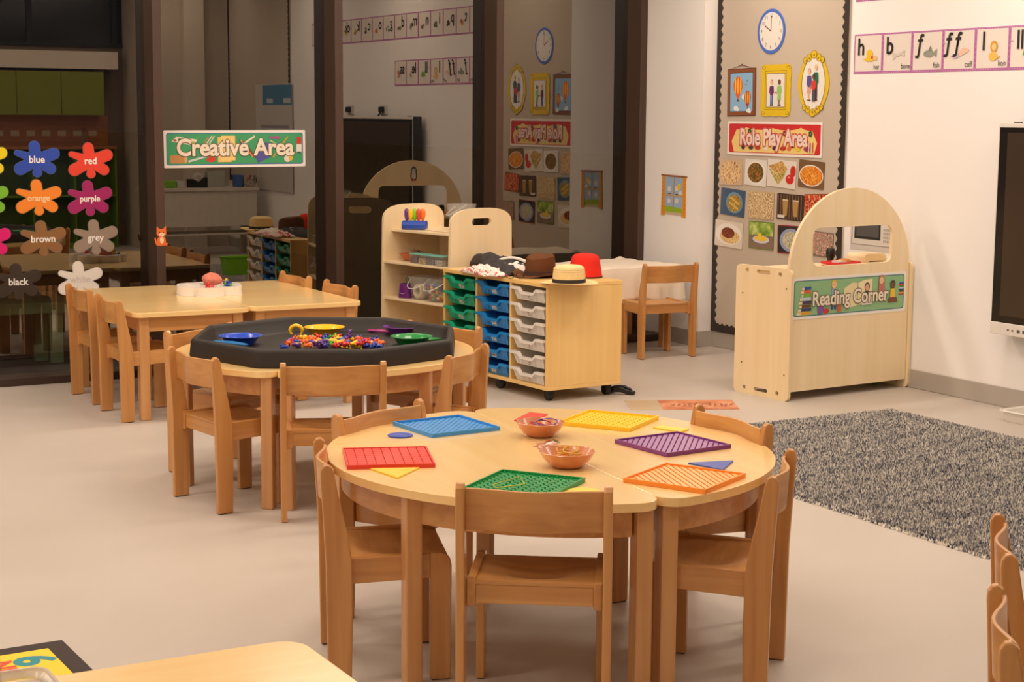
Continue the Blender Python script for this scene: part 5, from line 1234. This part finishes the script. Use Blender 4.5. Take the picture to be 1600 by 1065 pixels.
# printed cut-out on the table
g = G(857, 694, TZ); t = thing('leaf_cutout', 'flat brown paper cut-out with white and green, between the two wooden bowls', 'paper cut-out', (g.x, g.y, TZ), radians(38))
p = Print(.0004); p.p([(-.085, 0), (-.05, .016), (-.055, .030), (-.02, .026), (.0, .040), (.02, .022), (.07, .030), (.055, .008), (.085, -.002), (.05, -.014), (.03, -.030), (0, -.020), (-.03, -.032), (-.045, -.014)], mottle('leaf_print', [(120, 56, 34), (178, 100, 66), (214, 180, 150)], 45)); p.e(.02, .004, .030, .008, (230, 222, 212)); p.line(.035, -.02, .078, .014, .008, (60, 110, 60)); p.build('paper_print', t)

# ------------------------------------------------------------------ octagonal tray with counting bears
OC = Vector((2.668, 6.325)); OA = radians(-5.5)
TRM = mat((37, 30, 26), .48, .4, bump=.25, bscale=400, name='black_moulded_plastic')
def octa(r, rc=.07, n=4):
    pts = []
    for k in range(8):
        a = OA+k*pi/4; v = Vector((cos(a), sin(a)))*r; p0 = Vector((cos(a-pi/4), sin(a-pi/4)))*r; p1 = Vector((cos(a+pi/4), sin(a+pi/4)))*r
        d0 = (p0-v).normalized(); d1 = (p1-v).normalized(); q = rc*.414
        for i in range(n+1): s = i/n; A = v+d0*q*(1-s); B_ = v+d1*q*s; m_ = A*(1-s)+B_*s if False else (v+d0*q)*(1-s)**2+v*2*s*(1-s)+(v+d1*q)*s**2; pts.append((m_.x, m_.y))
    return pts
TO = thing('octagonal_tray', 'large black octagonal moulded play tray on the middle round table', 'tray', (OC.x, OC.y, TZ))
prof = [(.568, .001), (.572, .004), (.566, .058), (.562, .068), (.556, .073), (.548, .074), (.540, .070), (.535, .060), (.515, .018), (.508, .012), (.495, .009)]
V = []; F = []; 
for r, z in prof: V += [(x, y, z) for x, y in octa(r)]
k = 40
for a in range(len(prof)-1):
    for i in range(k): j = (i+1) % k; F.append((a*k+i, a*k+j, (a+1)*k+j, (a+1)*k+i))
F.append(tuple((len(prof)-1)*k+i for i in range(k))); F.append(tuple(range(k))[::-1])
b = MB(); b.raw(V, F, TRM); b.build('tray_body', TO, smooth=True)
FZ = TZ+.0105
def pbowl(px, py, R, col, name):
    g = G(px, py, FZ); t = thing('plastic_bowl', '%s plastic bowl in the black octagonal tray' % name, 'bowl', (g.x, g.y, FZ), 0, 'coloured bowls in the black tray')
    b = MB(); b.lathe([(0, 0), (R*.62, 0), (R*.66, .004), (R*.86, .030), (R, .034), (R+.001, .036), (R-.002, .037), (R*.84, .033), (R*.63, .007), (0, .005)], mat(col, .3, coat=.3), 40); b.build('bowl_body', t, smooth=True); return t
pbowl(376, 537, .090, (16, 70, 196), 'blue'); pbowl(507, 523, .088, (250, 192, 8), 'yellow'); pbowl(630, 522, .086, (120, 44, 160), 'purple'); pbowl(643, 538, .088, (14, 138, 60), 'green')
def tweezers(p0, p1, col, name, z=FZ+.006, z2=None):
    a, c = G(*p0, z), G(*p1, z); t = thing('tweezers', '%s plastic tweezers in the black octagonal tray' % name, 'tweezers', ((a.x+c.x)/2, (a.y+c.y)/2, FZ), atan2(c.y-a.y, c.x-a.x), 'plastic tweezers in the black tray')
    if z2: t.location.z += z2
    L_ = (c-a).length/2; m = mat(col, .35, coat=.2)
    for s in (-1, 1):
        b = MB(); b.tube([(-L_, 0, .008), (-L_*.6, s*.010, .009), (0, s*.013, .010), (L_*.6, s*.009, .009), (L_, s*.005, .008)], [.006, .005, .006, .005, .0035], m, 8); b.build('arm', t, smooth=True)
    return t
tweezers((335, 534), (386, 539), (10, 120, 190), 'blue', FZ+.022, .015); tweezers((571, 516), (612, 519), (180, 30, 130), 'magenta'); tweezers((664, 532), (690, 530), (20, 140, 60), 'green')
g = G(463, 525, FZ)
t = thing('yellow_tweezers', 'yellow plastic tweezers standing like a horseshoe in the black tray', 'tweezers', (g.x, g.y, FZ), radians(-29))
b = MB(); b.tube([(.026*cos(a), 0, .024+.022*sin(a)) for a in [radians(-42+264*i/16) for i in range(17)]], [.006]*3+[.0085]*11+[.006]*3, mat((248, 196, 20), .35), 8); b.build('arm', t, smooth=True)
BC = {'red': (222, 44, 38), 'yellow': (246, 196, 20), 'blue': (30, 64, 170), 'green': (70, 170, 50), 'orange': (240, 110, 30), 'purple': (96, 50, 140)}
def bear_mesh(col):
    b = MB(); m = mat(col, .3, coat=.3)
    b.ball((0, 0, .0095), .0085, m, 8, 6, sc_=(1, .85, 1.12)); b.ball((0, .001, .0225), .0066, m, 8, 6)
    for s in (-1, 1): b.ball((s*.0052, 0, .0282), .0024, m, 6, 4); b.ball((s*.0052, .0075, .0045), .0038, m, 6, 4, sc_=(.9, 1.3, 1)); b.ball((s*.0082, .003, .0135), .003, m, 6, 4, sc_=(1, 1, 1.4))
    b.ball((0, .0065, .0212), .0026, m, 6, 4)
    me = b.mesh('counting_bear'); me.transform(Matrix.Scale(1.32, 4)); me.polygons.foreach_set('use_smooth', [True]*len(me.polygons)); return me
BM_ = {k_: bear_mesh(v) for k_, v in BC.items()}
def bear(x, y, z, col, lab, group, rot, cat='toy bear'):
    o = bpy.data.objects.new('counting_bear', BM_[col]); sc.collection.objects.link(o)
    o.matrix_world = Matrix.Translation((x, y, z)) @ rot; return tag(o, lab, cat, group)
rnd = random.Random(21); placed = []
from mathutils import Euler
cols = ['red', 'yellow', 'blue', 'green', 'orange', 'purple']; wts = [24, 24, 20, 14, 22, 12]
tries = 0
while len(placed) < 88 and tries < 9000:
    tries += 1; u = rnd.uniform(-1, 1); v = rnd.gauss(0, .5)
    if abs(v) > 1: continue
    px = 522+u*72; py = 536-4*(1-u*u)+v*10*(1-.5*u*u)+(1.5*u)
    lay = 0 if rnd.random() < .72 or abs(u) > .7 else 1
    z = FZ+.0100+.0155*lay; g = G(px, py, z); md = .0172
    if all((Vector((g.x, g.y, z))-q).length > md for q in placed):
        placed.append(Vector((g.x, g.y, z))); c_ = rnd.choices(cols, wts)[0]
        R_ = (Euler((pi/2*rnd.choice((1, -1))+rnd.uniform(-.3, .3), rnd.uniform(-.3, .3), rnd.uniform(0, 2*pi)), 'XYZ')).to_matrix().to_4x4()
        R_ = Matrix.Rotation(rnd.uniform(0, 2*pi), 4, 'Z') @ Matrix.Rotation(pi/2*rnd.choice((1, -1))+rnd.uniform(-.25, .25), 4, 'X') @ Matrix.Translation((0, 0, -.014))
        bear(g.x, g.y, z, c_, 'small %s plastic counting bear in the heap on the black tray' % c_, 'counting bears heaped on the black tray', R_)
g = G(443, 543, FZ+.006); bear(g.x, g.y, FZ+.008, 'blue', 'single blue counting bear lying apart, left of the heap on the black tray', None, Matrix.Rotation(1.2, 4, 'Z') @ Matrix.Rotation(pi/2, 4, 'X') @ Matrix.Translation((0, 0, -.018)))
g = G(547, 531, FZ+.02); bear(g.x, g.y, FZ+.026, 'purple', 'purple counting bear standing upright on top of the heap', None, Matrix.Rotation(2.6, 4, 'Z'))
gs = [G(x, y, FZ) for x, y in ((432, 546), (612, 546), (600, 550), (440, 551))]
# flower tray on the back table
g = G(327, 458, TZ); t = thing('flower_tray', 'white flower-shaped sorting tray on the back table', 'tray', (g.x, g.y, TZ), radians(12)); FC = Vector((g.x, g.y, 0))
WH = mat((238, 230, 220), .3, coat=.2)
fo = []
for i in range(96):
    a = 2*pi*i/96; fo.append(((.152+.032*abs(cos(3*a))**.7)*cos(a), (.152+.032*abs(cos(3*a))**.7)*sin(a)))
wells = [ell(.112*cos(k*pi/3), .112*sin(k*pi/3), .046, .046, 20) for k in range(6)]+[ell(0, 0, .050, .050, 20)]
holed(fo, wells, .004, .046, WH, 'petal_wells', t, 'xyz')
b = MB(); b.prism([(x*1.035, y*1.035) for x, y in fo], 0, .0038, WH); b.build('base', t, bevel=.001)
t = thing('play_dough', 'lump of pink play dough in the white flower tray', 'play dough', (FC.x+.03, FC.y+.04, TZ+.030), 0)
b = MB(); m = mat((214, 122, 100), .7, var=.12, vscale=60, name='pink_dough'); V = []; F = []; n1, n2 = 28, 16
for i in range(n2+1):
    th = pi*i/n2
    for j in range(n1):
        a = 2*pi*j/n1; r = .046*(1+.07*sin(3*a+2*th)+.05*sin(7*a)*sin(th)+.04*cos(5*th+a)); V.append((r*1.15*sin(th)*cos(a), r*sin(th)*sin(a), .038-r*.82*cos(th)))
for i in range(n2):
    for j in range(n1): F.append((i*n1+j, i*n1+(j+1) % n1, (i+1)*n1+(j+1) % n1, (i+1)*n1+j))
b.raw(V, F, m); b.build('dough_ball', t, smooth=True)
for k, (wi, c_) in enumerate(((4, 'red'), (4, 'red'), (4, 'red'), (5, 'green'), (5, 'green'), (5, 'blue'), (5, 'yellow'), (0, 'yellow'), (0, 'yellow'), (0, 'blue'), (0, 'blue'), (0, 'green'))):
    a = wi*pi/3+radians(12); x = FC.x+.112*cos(a)+.018*cos(k*2.1); y = FC.y+.112*sin(a)+.018*sin(k*2.1)
    bear(x, y, TZ+.016+.010*(k % 3), c_, '%s counting bear in a well of the white flower tray' % c_, 'counting bears in the white flower tray', Matrix.Rotation(k, 4, 'Z'))

# ------------------------------------------------------------------ rug, floor prints, number mat
def rug():
    x0, x1, y0, y1 = 4.155, 5.885, 3.55, 6.475
    t = thing('shaggy_rug', 'large grey, navy and cream speckled shaggy rug on the floor', 'rug', (x0, y0, 0))
    b = MB(); b.prism(rrect(x1-x0-.05, y1-y0-.05, .03, 3, (x1-x0)/2, (y1-y0)/2), .001, .010, mat((84, 80, 82), .95)); b.build('backing', t)
    rnd = random.Random(9); V = []; F = []; C = []
    s = .0086; nx = int((x1-x0)/s); ny = int((y1-y0)/s)
    pal = [tuple(lin(v) for v in c) for c in ((236, 228, 216), (206, 198, 188), (168, 163, 158), (112, 114, 126), (70, 76, 98), (48, 48, 58))]
    for j in range(ny):
        for i in range(nx):
            x = i*s+rnd.uniform(-.003, .003); y = j*s+rnd.uniform(-.003, .003)
            dx = min(x, x1-x0-x); dy = min(y, y1-y0-y)
            if hypot(min(dx-.04, 0), min(dy-.04, 0)) > .04: continue
            e = min(1, max(.35, min(dx, dy)/.03)); h = rnd.uniform(.008, .015)*e
            a = rnd.uniform(0, 6.28); l = rnd.uniform(.001, .007); tx, ty = l*cos(a), l*sin(a); w0 = rnd.uniform(.0044, .0062)
            dk = .5+.22*sin(y*31+2*sin(x*3.1))+.16*sin(y*83+x*5)+.12*sin(x*9+y*4)
            q = rnd.random()*.9+.25*(dk-.5); ci = 0 if q < .26 else 1 if q < .46 else 2 if q < .62 else 3 if q < .78 else 4 if q < .92 else 5
            k = len(V); a2 = rnd.uniform(0, 2.1); 
            for m_ in range(3): aa = a2+m_*2.094; V.append((x+w0*cos(aa), y+w0*sin(aa), .0015))
            V.append((x+tx, y+ty, .007+h))
            for m_ in range(3): F.append((k+m_, k+(m_+1) % 3, k+3))
            C += [pal[ci]]*4
    me = bpy.data.meshes.new('pile'); me.from_pydata(V, [], F)
    at = me.color_attributes.new('yarn', 'FLOAT_COLOR', 'POINT'); at.data.foreach_set('color', [v for c in C for v in (*c, 1)])
    m = bpy.data.materials.new('rug_yarn'); m.use_nodes = True; nt = m.node_tree; bs = nt.nodes['Principled BSDF']; bs.inputs['Roughness'].default_value = .95; bs.inputs['Specular IOR Level'].default_value = .1
    vc = nt.nodes.new('ShaderNodeVertexColor'); vc.layer_name = 'yarn'; nt.links.new(vc.outputs[0], bs.inputs['Base Color']); me.materials.append(m)
    o = bpy.data.objects.new('pile', me); sc.collection.objects.link(o); o.parent = t; o['kind'] = 'stuff'
rug()
def floorquad(name, label, pts, col, z=.0006):
    g = [G(x, y, z) for x, y in pts]; c = sum(g, Vector())/len(g)
    b = MB(); b.prism([(q.x-c.x, q.y-c.y) for q in g], 0, .001, col); o = b.build(name, None, loc=(c.x, c.y, .0004)); return tag(o, label, 'floor sticker'), c
o, c = floorquad('brown_floor_sticker', 'brown wood-patterned paper strip stuck to the floor behind the front table', [(1027, 625), (1143, 624.5), (1156, 639.2), (1036.5, 640)], mottle('brown_print', [(178, 100, 66), (206, 134, 96), (220, 156, 120)], 9))
floorquad('clear_floor_sticker', 'clear laminated strip on the floor left of the brown strip', [(975, 625.5), (1026, 625), (1035.5, 640), (986, 640.5)], mat((206, 188, 158), .15, .6))
rnd = random.Random(6); b = MB(); ink = mat((158, 92, 66), .5)
for L0 in range(11):
    px = 1050+L0*8.5+(6 if L0 > 4 else 0); pts = []
    for i in range(7): q = G(px+rnd.uniform(-1, 6), 632+rnd.uniform(-3.2, 3.2), .0016); pts.append((q.x-c.x, q.y-c.y, .0013))
    b.tube(pts, .0016, ink, 4)
k = b.build('faded_writing', o)
# number mat
t = thing('number_mat', 'dark carpet-edged mat with a yellow panel and a blue 6, on the floor bottom left', 'mat', (.80, 4.40, 0), radians(1.5))
b = MB(); b.box(-.345, .345, -.30, .232, .0005, .009, mat((64, 54, 52), .95, bump=.8, bscale=300, name='dark_carpet')); b.build('carpet_border', t, bevel=.003)
b = MB(); b.box(-.345, .288, -.30, .170, .0092, .0100, mat((240, 204, 50), .7)); b.build('yellow_panel', t)
text('6', .15, .222, .085, .0104, (40, 140, 150), t, off=.006, squash=1.1, name='numeral', rot=radians(-90))
text('NE', .085, .135, .06, .0104, (216, 70, 40), t, off=.004, name='lettering', rot=radians(-90))
# clear box on the near table
g = G(70, 1050, TZ)
t = thing('clear_storage_tray', 'low clear plastic tray at the edge of the near rectangular table', 'tray', (g.x-.175, g.y-.112, TZ+.0005), 0)
b = MB(); o1 = rrect(.34, .20, .03, 5); V = []
for s_, z in ((.95, .0), (1, .016), (1.02, .017), (1.02, .013), (.985, .012), (.93, .003)): V += [(x*s_, y*s_, z) for x, y in o1]
k = len(o1); F = [tuple(range(k))[::-1]]
for a in range(5):
    for i in range(k): j = (i+1) % k; F.append((a*k+i, a*k+j, (a+1)*k+j, (a+1)*k+i))
b.raw(V, F, MILKY); b.build('tray_wall', t, smooth=True)

# ------------------------------------------------------------------ things seen only as reflections in the night-time glass
def rz_box(t, name, x0, x1, y0, y1, z0, z1, m, bevel=.002):
    b = MB(); b.box(x0, x1, y0, y1, z0, z1, m); return b.build(name, t, bevel=bevel)
LIME = mat((128, 132, 26), .5, name='lime_laminate'); ORW = wood('orange_oak', (172, 108, 54), (150, 88, 42), 'x', rough=.45)
def RY(px, py, Y): g = AY(px, py, 19.4-Y); return g.x, g.z
KY = .95
xs = [RY(px, 145, KY)[0] for px in (-45, 26, 96, 163)]; z0 = RY(90, 180, KY)[1]; z1 = RY(90, 111, KY)[1]
for i in range(3):
    t = thing('wall_cupboard', ('lime green wall cupboard, leftmost of three reflected in the glass', 'lime green wall cupboard, middle of three reflected in the glass', 'lime green wall cupboard, rightmost of three reflected in the glass')[i], 'cupboard', (xs[i], KY, z0), 0, 'lime wall cupboards')
    w0 = xs[i+1]-xs[i]; rz_box(t, 'carcass', .002, w0-.002, -.24, -.018, 0, z1-z0, ORW); rz_box(t, 'door', .003, w0-.003, -.017, 0, 0.002, z1-z0-.002, LIME)
zc = RY(90, 233, KY)[1]
box_struct('trim_bulkhead', 2.0, xs[3]+.16, .70, KY, z1+.03, RY(90, 79, KY)[1], mat((226, 214, 200), .7))
t = thing('kitchen_backboard', 'orange oak panel behind the worktop, below the lime cupboards', 'wall panel', (xs[0], .70, zc)); rz_box(t, 'panel', -.3, xs[3]-xs[0]+.1, 0.001, .018, .03, z0-zc-.002, ORW)
t = thing('kitchen_base_unit', 'lime green open cubby unit under the orange worktop, seen reflected', 'shelf unit', (xs[0], KY, 0)); LD = mat((96, 130, 22), .6)
W0 = xs[3]-xs[0]+.12
rz_box(t, 'worktop', -.3, W0, -.245, .03, zc, zc+.03, ORW); rz_box(t, 'base_panel', -.3, W0, -.24, .0, .0, .06, LD); rz_box(t, 'back_panel', -.3, W0, -.24, -.23, .06, zc, mat((70, 90, 24), .7))
for k in range(5): xk = -.3+(W0+.28)*k/4; rz_box(t, 'divider', xk, xk+.02, -.23, 0, .06, zc-.001, LD)
rz_box(t, 'shelf', -.28, W0, -.229, -.001, zc*.52, zc*.52+.02, LD)
for k in range(7):
    t = thing('framed_card', 'small white card on the orange backboard, one of a row reflected', 'card', (xs[1]-.15+.17*k, .7195, zc+.17), 0, 'row of cards on the kitchen backboard'); rz_box(t, 'card_sheet', -.045, .045, 0, .003, -.03, .03, mat((200, 180, 150), .6), 0)
t = thing('mixer_tap', 'chrome tap on the kitchen worktop, seen reflected', 'tap', (xs[2]+.25, .84, zc+.0305)); b = MB(); b.tube([(0, 0, 0), (0, 0, .16), (0, .03, .19), (0, .08, .19), (0, .10, .17)], .010, mat((200, 200, 200), .2, metal=1), 8); b.build('spout', t, smooth=True)
# dark high windows with frames in the opposite wall
x1_, z1_ = RY(213, 75, .702); 
t = thing('high_window_frame', 'dark high window band above the kitchen, seen reflected', 'window', (0, .702, 0))
rz_box(t, 'dark_glazing', 2.1, x1_, 0, .01, z1_+.02, CEIL-.05, mat((14, 14, 15), .15)); rz_box(t, 'frame', 2.1, x1_, .01, .03, z1_, z1_+.04, BLACKM)
for px in (45, 178): xx = RY(px, 40, .71)[0]; rz_box(t, 'mullion', xx-.03, xx+.03, .011, .03, z1_+.04, CEIL-.05, BLACKM)
# desk with bits, reflected in the second pane
DY = 2.55; (xa, za), (xb, zb) = RY(258, 297, DY), RY(404, 291, DY)
t = thing('white_desk_unit', 'white counter unit with a deep front panel, seen reflected', 'desk', (xa-.15, DY-.5, 0), radians(0)); WD = mat((206, 196, 184), .5)
zt = (za+zb)/2; Lx = min(xb, XW-.02)-(xa-.15)
rz_box(t, 'worktop', 0, Lx, 0, .52, zt-.03, zt, WD); rz_box(t, 'front_panel', .02, Lx-.02, .48, .50, zt-.40, zt-.031, WD); rz_box(t, 'side_panel', 0.02, .04, .02, .479, 0, zt-.031, WD); rz_box(t, 'side_panel', Lx-.04, Lx-.02, .02, .479, 0, zt-.031, WD); rz_box(t, 'lower_shelf', .041, Lx-.041, .05, .46, .22, .24, WD)
def dthing(name, label, cat, px, w_, h_, m, mk=None):
    x = RY(px, 290, DY-.2)[0]; t = thing(name, label, cat, (x, DY-.22, zt+.0005))
    if mk: mk(t)
    else: rz_box(t, 'body', -w_/2, w_/2, -.06, .06, 0, h_, m, .006)
dthing('green_box', 'lime green box on the reflected white desk', 'box', 265, .13, .075, mat((120, 180, 40), .5))
dthing('white_box', 'white box beside the green box on the reflected desk', 'box', 281, .08, .07, mat((200, 196, 200), .5))
def tape(t):
    b = MB(); b.prism([(-.11, 0), (.11, 0), (.11, .11), (.05, .10), (0, .06), (-.06, .09), (-.11, .09)], -.04, .04, BLACKM, 'xzy'); b.build('base', t, bevel=.004)
    b = MB(); b.lathe([(.03, -.015), (.055, -.015), (.055, .015), (.03, .015), (.03, -.015)], mat((210, 206, 196), .4), 24, Matrix.Translation((0, .0, .10)) @ Matrix.Rotation(pi/2, 4, 'X')); b.build('tape_roll', t, smooth=True)
dthing('tape_dispenser', 'black tape dispenser with a white roll on the reflected desk', 'tape dispenser', 310, 0, 0, None, tape)
dthing('clear_box', 'pale clear box with a lid on the reflected desk', 'box', 337, .19, .17, mat((170, 172, 160), .4))
dthing('blue_beaker', 'blue beaker on the reflected desk', 'beaker', 372, .07, .13, mat((60, 100, 170), .4)); dthing('patterned_box', 'red and white patterned box on the reflected desk', 'box', 389, .13, .13, mottle('patterned_card', [(150, 40, 40), (200, 190, 180), (60, 40, 50)], 40))
q = G(376, 430, 0)
t = thing('lime_basket', 'lime green plastic basket on the floor, seen reflected beside the trolley', 'basket', (q.x, 19.4-q.y, 0)); b = MB(); V = []
o1 = rrect(.34, .24, .04, 4); LB_ = mat((130, 196, 20), .4)
for s_, z in ((.86, 0), (1, .17), (1.05, .175), (1.0, .165), (.88, .01)): V += [(x*s_, y*s_, z) for x, y in o1]
k = len(o1); F = [tuple(range(k))[::-1]]
for a in range(4):
    for i in range(k): j = (i+1) % k; F.append((a*k+i, a*k+j, (a+1)*k+j, (a+1)*k+i))
b.raw(V, F, LB_); b.build('basket_wall', t)
# pale green table standing outside, beyond the glass
t = thing('outdoor_table', 'pale green table standing outside beyond the glass at the left edge', 'outdoor table', (2.10, 10.35, -.06), radians(-3)); GT = mat((178, 206, 160), .6)
b = MB(); b.box(-1.3, .50, -.32, .32, .36, .43, GT); b.build('table_top', t, bevel=.01)
for x in (-1.15, .40):
    for y in (-.25, .25): b = MB(); b.box(x-.04, x+.04, y-.04, y+.04, 0, .36, GT); b.build('leg', t, bevel=.004)
# flip chart paper on the second board
y0_, y1_ = 19.4-AX(402, 165, XW).y, 19.4-AX(459, 165, XW).y; zt_ = AX(430, 131, XW).z; zl = AX(430, 298, XW).z
t, w_, h_ = wallprint('notice_sheet', 'large white notice sheet with a blue heading, seen reflected', 'notice', y0_, y1_, zl, zt_); sheet(w_, h_, (206, 200, 196), t); p = Print(.0012)
p.r(-w_/2+.01, h_/2-.22, w_/2-.2, h_/2-.01, (70, 130, 170)); p.r(-w_/2+.05, h_/2-.20, -w_/2+.25, h_/2-.15, (200, 210, 214)); p.r(.02, h_/2-.20, .2, h_/2-.15, (200, 210, 214))
for k in range(3): p.r(-w_/2+.1, .1-.13*k, w_/2-.15, .13-.13*k, (150, 146, 160))
p.build('illustration', t)
# sockets and cables above the screen
for i, px in enumerate((548, 600)):
    q = AX(px, 171, XW); y = 19.4-q.y
    t = thing('wall_socket', ('white wall socket with a black plug above the screen, farther from the window', 'white wall socket with trailing cables above the screen, nearer the window')[i], 'socket', mw=on_right(y, q.z, XW-.0005)); b = MB(); b.box(-.075, .075, -.045, .045, 0, .010, mat((220, 214, 206), .4)); b.build('faceplate', t, bevel=.003)
    b = MB(); b.box(-.03, .03, -.025, .025, .010, .045, BLACKM); b.build('plug', t, bevel=.004)
    if i: b = MB(); b.tube([(.0, -.02, .03), (.06, -.05, .03), (.12, -.10, .02), (.14, -.16, .006)], .005, BLACKM, 6); b.tube([(-.03, 0, .03), (.03, -.06, .04), (.08, -.15, .006)], .005, BLACKM, 6); b.build('cable', t, smooth=True)
bpy.context.view_layer.update()
